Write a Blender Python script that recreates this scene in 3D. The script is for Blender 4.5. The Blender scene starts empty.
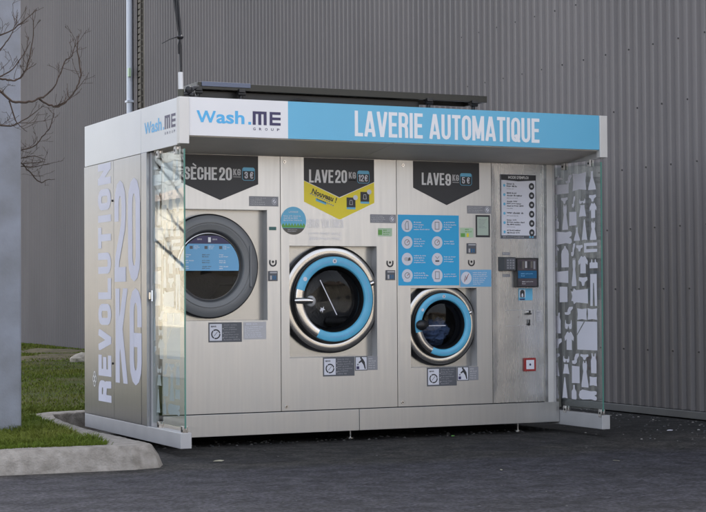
import bpy, bmesh, math, random
from mathutils import noise as mnoise
from mathutils import Vector, Matrix
random.seed(7)
PI = math.pi
sc = bpy.context.scene
C = sc.collection

# ------------------------------------------------------------------ materials
MATS = {}
def mat(name, col, rough=.5, metal=0., var=0., vscale=4., bump=0., bscale=30., spec=.5, stretch=None, coat=0., col2=None, rvar=0., detail=4, bdetail=5):
    m = bpy.data.materials.new(name); m.use_nodes = True
    nt = m.node_tree; b = nt.nodes['Principled BSDF']
    b.inputs['Base Color'].default_value = (*col, 1)
    b.inputs['Roughness'].default_value = rough
    b.inputs['Metallic'].default_value = metal
    b.inputs['Specular IOR Level'].default_value = spec
    if coat: b.inputs['Coat Weight'].default_value = coat; b.inputs['Coat Roughness'].default_value = .08
    tc = nt.nodes.new('ShaderNodeTexCoord'); mp = nt.nodes.new('ShaderNodeMapping')
    geo = nt.nodes.new('ShaderNodeNewGeometry')
    nt.links.new(geo.outputs['Position'], mp.inputs['Vector'])
    if stretch: mp.inputs['Scale'].default_value = stretch
    if var or rvar or col2:
        n = nt.nodes.new('ShaderNodeTexNoise'); n.inputs['Scale'].default_value = vscale; n.inputs['Detail'].default_value = detail
        nt.links.new(mp.outputs[0], n.inputs['Vector'])
        if var or col2:
            r = nt.nodes.new('ShaderNodeMix'); r.data_type = 'RGBA'
            c2 = col2 if col2 else tuple(max(0, c * (1 - var)) for c in col)
            c1 = col if col2 else tuple(min(1, c * (1 + var)) for c in col)
            r.inputs['A'].default_value = (*c1, 1); r.inputs['B'].default_value = (*c2, 1)
            mr = nt.nodes.new('ShaderNodeMapRange'); mr.inputs[1].default_value = .3; mr.inputs[2].default_value = .7
            nt.links.new(n.outputs['Fac'], mr.inputs[0]); nt.links.new(mr.outputs[0], r.inputs['Factor'])
            nt.links.new(r.outputs['Result'], b.inputs['Base Color'])
        if rvar:
            m2 = nt.nodes.new('ShaderNodeMapRange'); m2.inputs[1].default_value = .3; m2.inputs[2].default_value = .7
            m2.inputs[3].default_value = max(.02, rough - rvar); m2.inputs[4].default_value = rough + rvar
            nt.links.new(n.outputs['Fac'], m2.inputs[0]); nt.links.new(m2.outputs[0], b.inputs['Roughness'])
    if bump:
        n2 = nt.nodes.new('ShaderNodeTexNoise'); n2.inputs['Scale'].default_value = bscale; n2.inputs['Detail'].default_value = bdetail
        nt.links.new(mp.outputs[0], n2.inputs['Vector'])
        bp = nt.nodes.new('ShaderNodeBump'); bp.inputs['Strength'].default_value = bump; bp.inputs['Distance'].default_value = .01
        nt.links.new(n2.outputs['Fac'], bp.inputs['Height']); nt.links.new(bp.outputs[0], b.inputs['Normal'])
    MATS[name] = m
    return m

def glass_mat(name, tint=(.93, .98, .95), rough=0., ior=1.5):
    m = bpy.data.materials.new(name); m.use_nodes = True; nt = m.node_tree
    for n in list(nt.nodes):
        if n.type != 'OUTPUT_MATERIAL': nt.nodes.remove(n)
    out = nt.nodes['Material Output']
    tr = nt.nodes.new('ShaderNodeBsdfTransparent'); tr.inputs[0].default_value = (*tint, 1)
    gl = nt.nodes.new('ShaderNodeBsdfGlossy'); gl.inputs['Roughness'].default_value = rough; gl.inputs[0].default_value = (1, 1, 1, 1)
    fr = nt.nodes.new('ShaderNodeFresnel'); fr.inputs[0].default_value = ior
    ge = nt.nodes.new('ShaderNodeNewGeometry'); mr = nt.nodes.new('ShaderNodeMapRange'); mr.inputs[3].default_value = ior; mr.inputs[4].default_value = 1 / ior
    nt.links.new(ge.outputs['Backfacing'], mr.inputs[0]); nt.links.new(mr.outputs[0], fr.inputs[0])
    mx = nt.nodes.new('ShaderNodeMixShader')
    nt.links.new(fr.outputs[0], mx.inputs[0]); nt.links.new(tr.outputs[0], mx.inputs[1]); nt.links.new(gl.outputs[0], mx.inputs[2])
    nt.links.new(mx.outputs[0], out.inputs['Surface'])
    MATS[name] = m
    return m

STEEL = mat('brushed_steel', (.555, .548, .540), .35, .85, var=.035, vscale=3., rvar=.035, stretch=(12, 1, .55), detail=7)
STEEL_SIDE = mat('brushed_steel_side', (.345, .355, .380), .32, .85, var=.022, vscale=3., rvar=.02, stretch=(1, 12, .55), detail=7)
BRIGHT = mat('bright_steel', (.43, .43, .425), .26, .9, bump=.03, bscale=5.)
COLLAR = mat('collar_steel', (.52, .50, .475), .2, .9, bump=.02, bscale=5.)
CHROME = mat('satin_chrome', (.62, .60, .58), .22, 1.)
ALU = mat('pale_aluminium', (.50, .49, .49), .42, .15, var=.05, vscale=6)
CAPWHITE = mat('cap_painted_metal', (.68, .66, .635), .45, .2, var=.04)
SOFFIT = mat('soffit_grey', (.72, .68, .63), .5, .0, var=.05)
WHITE = mat('white_sign_film', (.80, .79, .80), .35, var=.02)
SIDEWHITE = mat('white_side_sheet', (.74, .74, .75), .38, var=.03, vscale=2)
BLUE = mat('sky_blue_film', (.135, .46, .68), .38, var=.03, vscale=2)
LETTER = mat('white_letter_film', (.82, .82, .84), .5)
LILAC = mat('pale_vinyl', (.70, .70, .82), .55, var=.03)
NAVY = mat('navy_film', (.035, .028, .10), .4)
LOGOBLUE = mat('logo_blue_film', (.09, .45, .80), .4)
CHAR = mat('charcoal_film', (.032, .032, .036), .5, var=.08)
BLACK = mat('black_rubber', (.012, .012, .013), .42)
GAP = mat('gap_black', (.01, .01, .01), .8)
GREYPL = mat('grey_plastic', (.17, .175, .18), .38, var=.05)
DGREYPL = mat('dark_grey_plastic', (.06, .062, .066), .4)
RINGBLUE = mat('ring_blue', (.12, .47, .70), .35, var=.06, vscale=10)
POSTER = mat('poster_blue', (.02, .39, .72), .42)
POSTER2 = mat('pale_poster_blue', (.16, .42, .68), .42)
YELLOW = mat('yellow_film', (.86, .70, .03), .45)
PAPER = mat('white_paper', (.70, .70, .76), .5)
LGREY = mat('light_grey_film', (.50, .49, .50), .5)
MGREY = mat('mid_grey_film', (.26, .26, .28), .5)
DGREY = mat('dark_grey_film', (.10, .105, .12), .45)
RED = mat('red_plastic', (.30, .02, .02), .4)
GREENL = mat('green_film', (.14, .38, .08), .5)
PALEGREEN = mat('pale_green_film', (.45, .60, .42), .5)
SOAPGREEN = mat('display_green', (.02, .12, .12), .3)
CERT = mat('certificate_paper', (.42, .50, .42), .4)
SCREEN = mat('dark_screen', (.02, .03, .06), .12)
SCREENBLUE = mat('screen_blue', (.02, .12, .25), .2)
SCREENMUD = mat('screen_mud', (.09, .075, .085), .2)
DRUM = mat('drum_steel', (.16, .155, .15), .3, 1., bump=.25, bscale=60)
DARKDRUM = mat('dark_drum', (.018, .018, .021), .5, .0, bump=.2, bscale=60)
GLASS = glass_mat('clear_glass', (.88, .915, .905), ior=1.40)
DOORGLASS = glass_mat('door_glass', (.62, .64, .67), ior=1.27)
GEDGE = mat('glass_edge_green', (.10, .26, .21), .15)
CONC = mat('concrete', (.33, .32, .30), .85, col2=(.20, .19, .17), vscale=7, bump=.5, bscale=60)
POLEC = mat('pole_concrete', (.31, .325, .375), .85, detail=12, col2=(.22, .225, .24), vscale=4, bump=.25, bscale=50)
KERB = mat('kerb_concrete', (.34, .31, .275), .9, col2=(.185, .165, .14), vscale=13, bump=1., bscale=70, detail=12)
BARK = mat('bark', (.060, .040, .030), .85, var=.3, vscale=20, bump=.5)
SOLAR = mat('dark_panel_metal', (.026, .025, .020), .35, .3)
SOLARTOP = mat('solar_glass', (.02, .03, .07), .1)
CABLE = mat('black_cable', (.014, .014, .017), .4)
CONDUIT = mat('white_conduit', (.72, .72, .73), .4)
PIPEW = mat('downpipe_paint', (.60, .64, .72), .4)
RUST = mat('brown_tray', (.13, .118, .10), .7, var=.2)
CREAM = mat('cream_render', (.38, .34, .27), .9, var=.06, vscale=1)
ROOFT = mat('roof_tile', (.20, .15, .12), .9, var=.3)
WINDARK = mat('window_dark', (.03, .035, .05), .1)
STONE = mat('pale_stone', (.38, .34, .28), .9, var=.2, vscale=8, bump=.6)
JEANS = mat('blue_cloth', (.10, .15, .27), .9, var=.35, vscale=14, bump=.6, bscale=40)
LEAF = mat('dry_leaf', (.32, .30, .22), .9, var=.3)
GRASSM = mat('grass_blade', (.090, .140, .014), .75, col2=(.155, .160, .032), vscale=1.1, spec=.12)

# cladding with faint vertical streaks and broad waviness
CLAD = mat('grey_cladding', (.178, .164, .162), .50, .0, spec=.3, var=.09, vscale=.9, bump=.5, bscale=.8, stretch=(1, .5, .35), detail=8)

def ground_mat():
    m = bpy.data.materials.new('asphalt'); m.use_nodes = True; nt = m.node_tree; b = nt.nodes['Principled BSDF']; L = nt.links.new
    N = nt.nodes.new
    geo = N('ShaderNodeNewGeometry')
    sep = N('ShaderNodeSeparateXYZ'); L(geo.outputs['Position'], sep.inputs[0])
    def noise(s, d=5, vec=None, st=None):
        n = N('ShaderNodeTexNoise'); n.inputs['Scale'].default_value = s; n.inputs['Detail'].default_value = d
        if st:
            mp = N('ShaderNodeMapping'); mp.inputs['Scale'].default_value = st; L(geo.outputs['Position'], mp.inputs[0]); L(mp.outputs[0], n.inputs['Vector'])
        else: L(geo.outputs['Position'], n.inputs['Vector'])
        return n.outputs['Fac']
    def math_(op, a, b_=None, c=None):
        n = N('ShaderNodeMath'); n.operation = op
        for i, v in enumerate((a, b_, c)):
            if v is None: continue
            if isinstance(v, (int, float)): n.inputs[i].default_value = v
            else: L(v, n.inputs[i])
        return n.outputs[0]
    def rng(v, a, b_, c=0., d=1.):
        n = N('ShaderNodeMapRange'); n.inputs[1].default_value = a; n.inputs[2].default_value = b_; n.inputs[3].default_value = c; n.inputs[4].default_value = d
        L(v, n.inputs[0]); return n.outputs[0]
    def mix(f, a, b_):
        n = N('ShaderNodeMix'); n.data_type = 'RGBA'; L(f, n.inputs['Factor'])
        for k, v in (('A', a), ('B', b_)):
            if isinstance(v, tuple): n.inputs[k].default_value = (*v, 1)
            else: L(v, n.inputs[k])
        return n.outputs['Result']
    # older dark strip round the kiosk: y > -1.25 - .04*x, wavy edge
    wav = math_('MULTIPLY', math_('SUBTRACT', noise(1.1, 4), .5), .9)
    e = math_('ADD', math_('ADD', sep.outputs['Y'], wav), math_('MULTIPLY', sep.outputs['X'], .07))
    edge = rng(e, -1.15, -.8)
    near = mix(rng(noise(3.0, 6), .3, .7), (.033, .0315, .037), (.021, .020, .0245))
    far = mix(rng(noise(2.2, 6), .3, .7), (.040, .036, .032), (.020, .019, .018))
    col = mix(edge, near, far)
    # long drag marks
    st = rng(noise(1., 9, st=(.55, 1.1, 1)), .56, .62)
    col = mix(math_('MULTIPLY', st, .55), col, (.017, .016, .018))
    # near-black tone from the kiosk's right end back along the wall
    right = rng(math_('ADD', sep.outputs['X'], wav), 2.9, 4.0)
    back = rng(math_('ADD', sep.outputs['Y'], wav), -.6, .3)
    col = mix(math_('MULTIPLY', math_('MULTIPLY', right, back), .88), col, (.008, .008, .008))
    # aggregate speckle
    grain = rng(noise(38, 4), .36, .64)
    col2_ = N('ShaderNodeMix'); col2_.data_type = 'RGBA'; col2_.blend_type = 'MULTIPLY'; col2_.inputs['Factor'].default_value = 1
    gr = mix(grain, (.30, .30, .30), (1.9, 1.9, 1.9)); L(col, col2_.inputs['A']); L(gr, col2_.inputs['B']); col = col2_.outputs['Result']
    blot = mix(rng(noise(7, 9), .38, .62), (.62, .62, .62), (1.35, 1.35, 1.35)); c3 = N('ShaderNodeMix'); c3.data_type = 'RGBA'; c3.blend_type = 'MULTIPLY'; c3.inputs['Factor'].default_value = 1
    L(col, c3.inputs['A']); L(blot, c3.inputs['B']); col = c3.outputs['Result']
    v = N('ShaderNodeTexVoronoi'); v.inputs['Scale'].default_value = 34; L(geo.outputs['Position'], v.inputs['Vector'])
    sp = rng(v.outputs['Color'], .90, .99)
    col = mix(math_('MULTIPLY', sp, .45), col, (.13, .125, .13))
    L(col, b.inputs['Base Color'])
    L(rng(noise(4, 5), .3, .7, .72, .92), b.inputs['Roughness']); b.inputs['Specular IOR Level'].default_value = .3
    bp = N('ShaderNodeBump'); bp.inputs['Strength'].default_value = .9; bp.inputs['Distance'].default_value = .012
    hsum = math_('ADD', noise(45, 5), math_('MULTIPLY', noise(18, 4), 1.5))
    L(hsum, bp.inputs['Height']); L(bp.outputs[0], b.inputs['Normal'])
    return m
ASPH = ground_mat()
LAWN = mat('lawn_soil', (.050, .068, .014), .98, spec=.1, col2=(.085, .075, .030), vscale=1.6, bump=.6, bscale=20)

# ------------------------------------------------------------------ mesh helpers
class MB:
    def __init__(s): s.v = []; s.f = []; s.m = []; s.mats = []; s.sm = []
    def mi(s, m):
        if m not in s.mats: s.mats.append(m)
        return s.mats.index(m)
    def add(s, vs, fs, m, smooth=False):
        o = len(s.v); s.v += [tuple(v) for v in vs]; i = s.mi(m)
        for f in fs: s.f.append([o + k for k in f]); s.m.append(i); s.sm.append(smooth)
        return s
    def box(s, x0, x1, y0, y1, z0, z1, m):
        vs = [(x, y, z) for z in (z0, z1) for y in (y0, y1) for x in (x0, x1)]
        return s.add(vs, [(0, 2, 3, 1), (4, 5, 7, 6), (0, 1, 5, 4), (2, 6, 7, 3), (0, 4, 6, 2), (1, 3, 7, 5)], m)
    def tube(s, pts, r, m, n=8, cap=True):
        pts = [Vector(p) for p in pts]; k = len(pts)
        rs = r if isinstance(r, (list, tuple)) else [r] * k
        vs = []; up = Vector((.13, .31, .94)).normalized()
        for i, p in enumerate(pts):
            t = (pts[min(i + 1, k - 1)] - pts[max(i - 1, 0)]).normalized()
            a = t.cross(up)
            if a.length < .05: a = t.cross(Vector((1, 0, 0)))
            a.normalize(); b = t.cross(a)
            for j in range(n):
                an = 2 * PI * j / n; vs.append(p + (a * math.cos(an) + b * math.sin(an)) * rs[i])
        fs = []
        for i in range(k - 1):
            for j in range(n): fs.append((i * n + j, i * n + (j + 1) % n, (i + 1) * n + (j + 1) % n, (i + 1) * n + j))
        if cap: fs.append(tuple(range(n))); fs.append(tuple((k - 1) * n + j for j in range(n)))
        return s.add(vs, fs, m, True)
    def lathe(s, cx, cz, y0, prof, m, n=96, a0=0, a1=2 * PI):
        # revolve (r, dy) round an axis along y; m: material or function of angle
        full = abs(a1 - a0 - 2 * PI) < 1e-6; k = len(prof); N = n if full else n + 1
        vs = []
        for j in range(N):
            a = a0 + (a1 - a0) * j / n
            for r, d in prof: vs.append((cx + r * math.cos(a), y0 + d, cz + r * math.sin(a)))
        o = len(s.v); s.v += vs
        for j in range(n):
            j2 = (j + 1) % N
            mm = m(a0 + (a1 - a0) * (j + .5) / n) if callable(m) else m
            i = s.mi(mm)
            for q in range(k - 1):
                s.f.append([o + j * k + q, o + j2 * k + q, o + j2 * k + q + 1, o + j * k + q + 1]); s.m.append(i); s.sm.append(True)
        return s
    def ball(s, c, r, m, n=16, sx=1, sy=1, sz=1):
        vs = [];
        for i in range(n // 2 + 1):
            t = PI * i / (n // 2)
            for j in range(n):
                a = 2 * PI * j / n
                vs.append((c[0] + r * sx * math.sin(t) * math.cos(a), c[1] + r * sy * math.sin(t) * math.sin(a), c[2] + r * sz * math.cos(t)))
        fs = [(i * n + j, i * n + (j + 1) % n, (i + 1) * n + (j + 1) % n, (i + 1) * n + j) for i in range(n // 2) for j in range(n)]
        return s.add(vs, fs, m, True)
    def prism(s, poly, z0, z1, m, mtop=None):
        n = len(poly)
        s.add([(x, y, z0) for x, y in poly] + [(x, y, z1) for x, y in poly], [(i, (i + 1) % n, n + (i + 1) % n, n + i) for i in range(n)], m)
        s.add([(x, y, z1) for x, y in poly], [tuple(range(n))], mtop or m)
        return s
    def build(s, name, parent=None, bevel=0, label=None, smooth_angle=35):
        me = bpy.data.meshes.new(name); me.from_pydata(s.v, [], s.f)
        for m in s.mats: me.materials.append(m)
        me.polygons.foreach_set('material_index', s.m)
        me.polygons.foreach_set('use_smooth', s.sm)
        me.update()
        if any(s.sm): me.set_sharp_from_angle(angle=math.radians(smooth_angle))
        o = bpy.data.objects.new(name, me); C.objects.link(o)
        if parent: o.parent = parent
        if label: o['label'] = label
        if bevel:
            b = o.modifiers.new('bevel', 'BEVEL'); b.width = bevel; b.segments = 2; b.limit_method = 'ANGLE'
        return o

def tag(o, label=None, cat=None, group=None, kind=None):
    for k, v in (('label', label), ('category', cat), ('group', group), ('kind', kind)):
        if v: o[k] = v
    return o
def empty(name, label, cat, group=None):
    o = bpy.data.objects.new(name, None); C.objects.link(o); o.empty_display_size = .2
    return tag(o, label, cat, group)

# ------------------------------------------------------------------ flat films (stickers, lettering)
def clip(poly, ax, lim, keep_less):
    out = []
    n = len(poly)
    for i in range(n):
        a, b = poly[i], poly[(i + 1) % n]
        ia = (a[ax] <= lim) if keep_less else (a[ax] >= lim); ib = (b[ax] <= lim) if keep_less else (b[ax] >= lim)
        if ia: out.append(a)
        if ia != ib:
            t = (lim - a[ax]) / (b[ax] - a[ax]); out.append((a[0] + t * (b[0] - a[0]), a[1] + t * (b[1] - a[1])))
    return out
def arcp(cx, cy, rx, ry, a0, a1, n=6): return [(cx + rx * math.cos(math.radians(a0 + (a1 - a0) * i / n)), cy + ry * math.sin(math.radians(a0 + (a1 - a0) * i / n))) for i in range(n + 1)]
RX, RY = .5, .20
def G_(): pass
TOPARC = arcp(.5, 1 - RY, .5, RY, 180, 0); BOTARC = arcp(.5, RY, .5, RY, 0, -180)
GLY = {
 'A': (.46, [[(-.0, 0), (.44, 1)], [(1.0, 0), (.56, 1)], [(.18, .2), (.82, .2)]]),
 'B': (.40, [[(0, 0), (0, 1), (.5, 1)] + arcp(.5, .87, .5, .13, 90, 0) + arcp(.5, .66, .5, .13, 0, -90) + [(0, .53)], [(.5, .53)] + arcp(.5, .37, .5, .16, 90, 0) + arcp(.5, .16, .5, .16, 0, -90) + [(0, 0)]]),
 'C': (.40, [[(1, .68)] + arcp(.5, 1 - RY, .5, RY, 0, 180) + arcp(.5, RY, .5, RY, 180, 360) + [(1, .32)]]),
 'D': (.40, [[(0, 0), (0, 1), (.5, 1)] + arcp(.5, 1 - RY, .5, RY, 90, 0) + arcp(.5, RY, .5, RY, 0, -90) + [(0, 0)]]),
 'E': (.36, [[(1, 1), (0, 1), (0, 0), (1, 0)], [(0, .51), (.86, .51)]]),
 'F': (.34, [[(1, 1), (0, 1), (0, 0)], [(0, .51), (.86, .51)]]),
 'G': (.40, [[(1, .70)] + arcp(.5, 1 - RY, .5, RY, 0, 180) + arcp(.5, RY, .5, RY, 180, 360) + [(1, .46), (.5, .46)]]),
 'H': (.41, [[(0, 0), (0, 1)], [(1, 0), (1, 1)], [(0, .51), (1, .51)]]),
 'I': (.15, [[(.5, 0), (.5, 1)]]),
 'K': (.42, [[(0, 0), (0, 1)], [(.12, .40), (1, 1.08)], [(.36, .60), (1.0, -.08)]]),
 'L': (.34, [[(0, 1), (0, 0), (1, 0)]]),
 'M': (.52, [[(0, 0), (0, 1)], [(1, 0), (1, 1)], [(.05, 1), (.5, .1)], [(.95, 1), (.5, .1)]]),
 'N': (.43, [[(0, 0), (0, 1)], [(1, 0), (1, 1)], [(.04, 1), (.96, 0)]]),
 'O': (.40, [arcp(.5, 1 - RY, .5, RY, 0, 180) + arcp(.5, RY, .5, RY, 180, 360) + [(1, 1 - RY)]]),
 'P': (.39, [[(0, 0), (0, 1), (.5, 1)] + arcp(.5, .82, .5, .18, 90, 0) + arcp(.5, .60, .5, .18, 0, -90) + [(0, .42)]]),
 'Q': (.40, [arcp(.5, 1 - RY, .5, RY, 0, 180) + arcp(.5, RY, .5, RY, 180, 360) + [(1, 1 - RY)], [(.55, .20), (1.05, -.04)]]),
 'R': (.40, [[(0, 0), (0, 1), (.5, 1)] + arcp(.5, .84, .5, .16, 90, 0) + arcp(.5, .66, .5, .16, 0, -90) + [(0, .50)], [(.45, .50), (.85, .45), (.97, .35), (1, 0)]]),
 'S': (.39, [[(1, .72)] + arcp(.5, 1 - RY, .5, RY, 0, 180) + [(0, .70), (.12, .60), (.88, .42), (1, .30)] + arcp(.5, RY, .5, RY, 0, -180) + [(0, .28)]]),
 'T': (.37, [[(0, 1), (1, 1)], [(.5, 0), (.5, 1)]]),
 'U': (.40, [[(0, 1), (0, RY)] + arcp(.5, RY, .5, RY, 180, 360) + [(1, 1)]]),
 'V': (.44, [[(0, 1), (.44, 0)], [(1, 1), (.56, 0)]]),
 'W': (.6, [[(0, 1), (.25, 0)], [(.5, 1), (.25, 0)], [(.5, 1), (.75, 0)], [(1, 1), (.75, 0)]]),
 '0': (.40, [arcp(.5, 1 - RY, .5, RY, 0, 180) + arcp(.5, RY, .5, RY, 180, 360) + [(1, 1 - RY)]]),
 '1': (.26, [[(.8, 0), (.8, 1)], [(0, .86), (.8, .9)]]),
 '2': (.39, [[(0, .70)] + arcp(.5, 1 - RY, .5, RY, 180, 0) + [(1, .68), (.90, .54), (.10, .18), (0, .02)], [(0, 0), (1, 0)]]),
 '3': (.38, [[(0, .74)] + arcp(.5, .82, .5, .18, 180, 0) + arcp(.5, .68, .5, .16, 0, -90) + arcp(.5, .36, .5, .16, 90, 0) + arcp(.5, .18, .5, .18, 0, -180) + [(0, .26)]]),
 '5': (.38, [[(1, 1), (.03, 1), (0, .54), (.5, .60)] + arcp(.5, .44, .5, .16, 90, 0) + arcp(.5, .18, .5, .18, 0, -180) + [(0, .26)]]),
 '9': (.40, [[(0, .28)] + arcp(.5, RY, .5, RY, 180, 360) + arcp(.5, 1 - RY, .5, RY, 0, 180) + arcp(.5, .60, .5, .16, 180, 360)]),
 '€': (.42, [[(1, .80)] + arcp(.6, 1 - RY, .4, RY, 30, 180) + arcp(.6, RY, .4, RY, 180, 330) , [(0, .60), (.8, .60)], [(0, .40), (.8, .40)]]),
 "'": (.13, [[(.5, .72), (.5, 1)]]),
 '.': (.14, [[(.5, 0), (.5, .03)]]),
 '!': (.15, [[(.5, .32), (.5, 1)], [(.5, 0), (.5, .03)]]),
}
def stroke_polys(pts, t):
    # offset a polyline by +-t/2 with mitres; returns quads
    P = [Vector(p) for p in pts]
    Q = [P[0]]
    for p in P[1:]:
        if (p - Q[-1]).length > 1e-5: Q.append(p)
    P = Q; n = len(P)
    closed = (P[0] - P[-1]).length < 1e-4 and n > 3
    if closed: P = P[:-1]; n -= 1
    L, R = [], []
    for i in range(n):
        if closed: a, b = P[i - 1], P[(i + 1) % n]
        else: a = P[i - 1] if i else None; b = P[i + 1] if i < n - 1 else None
        p = P[i]
        d0 = (p - a).normalized() if a is not None else None; d1 = (b - p).normalized() if b is not None else None
        if d0 is None: p = p - d1 * t * .5; d0 = d1
        if d1 is None: p = p + d0 * t * .5; d1 = d0
        n0 = Vector((-d0.y, d0.x)); n1 = Vector((-d1.y, d1.x)); mm = (n0 + n1)
        mm = mm.normalized() if mm.length > .1 else n1
        k = 1 / max(.45, mm.dot(n1)); off = mm * (t / 2 * k)
        L.append(p + off); R.append(p - off)
    m = n if closed else n - 1
    return [[tuple(L[i]), tuple(L[(i + 1) % n]), tuple(R[(i + 1) % n]), tuple(R[i])] for i in range(m)]

WORDS = ['linge', 'lavage', 'savon', 'porte', 'choisir', 'le', 'du', 'la', 'cycle', 'charger', 'machine', 'fermer', 'temps', 'et', 'eau', 'froid', 'chaud', 'payer', 'retirer', 'fin', 'programme', 'un', 'de']
_tcache = {}
def text_tris(body, offset=0., shear=0.):
    key = (body, offset, shear)
    if key in _tcache: return _tcache[key]
    cu = bpy.data.curves.new('lettering_source', 'FONT'); cu.body = body; cu.offset = offset; cu.shear = shear; cu.resolution_u = 1 if body in WORDS else 4
    o = bpy.data.objects.new('lettering_source', cu); C.objects.link(o)
    dg = bpy.context.evaluated_depsgraph_get(); me = o.evaluated_get(dg).to_mesh()
    tr = [[(me.vertices[i].co.x, me.vertices[i].co.y) for i in p.vertices] for p in me.polygons]
    o.evaluated_get(dg).to_mesh_clear(); bpy.data.objects.remove(o); bpy.data.curves.remove(cu)
    _tcache[key] = tr
    return tr

class Film:
    """flat film pieces in a 2-D frame (a, b) lifted by h from a surface: mapf(a, b, h) -> xyz"""
    def __init__(s, mapf, base=.0012): s.mapf = mapf; s.mb = MB(); s.base = base
    def poly(s, pts, m, h=0): 
        if len(pts) >= 3: s.mb.add([s.mapf(a, b, s.base + h) for a, b in pts], [tuple(range(len(pts)))], m)
        return s
    def rect(s, a0, a1, b0, b1, m, h=0): return s.poly([(a0, b0), (a1, b0), (a1, b1), (a0, b1)], m, h)
    def ell(s, ca, cb, ra, rb, m, h=0, n=28): return s.poly([(ca + ra * math.cos(2 * PI * i / n), cb + rb * math.sin(2 * PI * i / n)) for i in range(n)], m, h)
    def ring(s, ca, cb, r, t, m, h=0, a0=0, a1=360, asp=1):
        pts = arcp(0, 0, r, r, a0, a1, 24)
        for i, q in enumerate(stroke_polys(pts, t)): s.poly([(ca + x, cb + y * asp) for x, y in q], m, h + .00002 * i)
        return s
    def line(s, pts, t, m, h=0):
        for i, q in enumerate(stroke_polys(pts, t)): s.poly(q, m, h + .00002 * i)
        return s
    def block(s, text, a0, a1, b0, b1, m, h=0, t=.145, gap=.055, space=.17, rot=False):
        """condensed block capitals filling the box"""
        ws = [(space if ch == ' ' else GLY[ch][0]) for ch in text]
        tot = sum(ws) + gap * (len(text) - 1); x = 0; k = 0
        for ch, w in zip(text, ws):
            if ch != ' ':
                k = 0
                for st in GLY[ch][1]:
                    pts = [(t / 2 + px * (w - t), t / 2 + py * (1 - t)) for px, py in st]
                    tt = t
                    for q in stroke_polys(pts, tt):
                        q = clip(clip(clip(clip(q, 0, 0, False), 0, w, True), 1, 0, False), 1, 1, True)
                        if len(q) < 3: continue
                        out = [((x + u) / tot, v) for u, v in q]
                        k += 1; s.poly([(a0 + (a1 - a0) * u, b0 + (b1 - b0) * v) for u, v in out], m, h + .00005 * k)
            x += w + gap
        return s
    def text(s, body, a0, a1, b0, b1, m, h=0, offset=0., shear=0., fn=None):
        tr = text_tris(body, offset, shear)
        xs = [p[0] for t in tr for p in t]; ys = [p[1] for t in tr for p in t]
        x0, x1, y0, y1 = min(xs), max(xs), min(ys), max(ys)
        for t in tr:
            pts = [(a0 + (a1 - a0) * (x - x0) / (x1 - x0), b0 + (b1 - b0) * (y - y0) / (y1 - y0)) for x, y in t]
            if fn: pts = [fn(*p) for p in pts]
            s.poly(pts, m, h)
        return s
    def lines(s, a0, a1, b0, b1, n, m, h=0, fill=.45, seed=1, ragged=.35):
        """rows of unreadably small print, as word-length strokes"""
        r = random.Random(seed); st = (b1 - b0) / n
        for i in range(n):
            y = b1 - st * (i + .5); x = a0; end = a1 - (a1 - a0) * ragged * r.random(); hh = st * (fill + .18)
            while True:
                wd = r.choice(WORDS); w = len(wd) * hh * .62
                if x + w > end:
                    if x > a0: break
                    w = end - x
                s.text(wd, x, x + w, y - hh / 2, y + hh / 2, m, h, .03); x += w + hh * .5
                if x > end: break
        return s
    def build(s, name, parent, label=None): return s.mb.build(name, parent, label=label)

# ------------------------------------------------------------------ dimensions
P = .644; W = 3.671; H = 2.6; D = 2.414; ZB = .06; HB = .113
front = lambda a, b, h: (a, P - h, b)
fascia_f = lambda a, b, h: (a, .012 - h, b)
side_f = lambda a, b, h: (.0 - h, a, b)

# ================================================================== KIOSK
K = empty('laundry_kiosk', 'stainless steel outdoor self-service laundry kiosk with dryer, two washers and blue fascia', 'laundry kiosk')
def part(mb, name, bevel=0, parent=K, label=None): return mb.build(name, parent, bevel, label)

# body core: back, side walls, roof, floor
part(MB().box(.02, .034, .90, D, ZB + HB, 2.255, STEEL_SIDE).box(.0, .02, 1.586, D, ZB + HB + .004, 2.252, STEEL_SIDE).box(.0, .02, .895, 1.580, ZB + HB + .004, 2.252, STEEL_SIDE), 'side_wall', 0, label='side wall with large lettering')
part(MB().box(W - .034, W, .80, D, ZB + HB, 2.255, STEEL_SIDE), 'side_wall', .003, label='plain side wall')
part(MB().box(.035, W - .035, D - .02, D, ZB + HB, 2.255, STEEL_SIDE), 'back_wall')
part(MB().box(.03, W - .03, .03, D - .03, 2.52, 2.56, ALU), 'roof')
part(MB().box(.04, W - .04, P + .03, D - .03, .10, .16, SOFFIT), 'floor_pan')
# soffit: two sheets sloping down to the machine fronts
for a, b in ((.03, 1.745), (1.749, W - .03)):
    part(MB().add([(a, .04, 2.318), (b, .04, 2.318), (b, P + .02, 2.246), (a, P + .02, 2.246), (a, .04, 2.33), (b, .04, 2.33), (b, P + .02, 2.258), (a, P + .02, 2.258)],
         [(0, 1, 2, 3), (4, 5, 6, 7), (0, 1, 5, 4), (1, 2, 6, 5), (2, 3, 7, 6), (3, 0, 4, 7)], SOFFIT), 'soffit')
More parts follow.
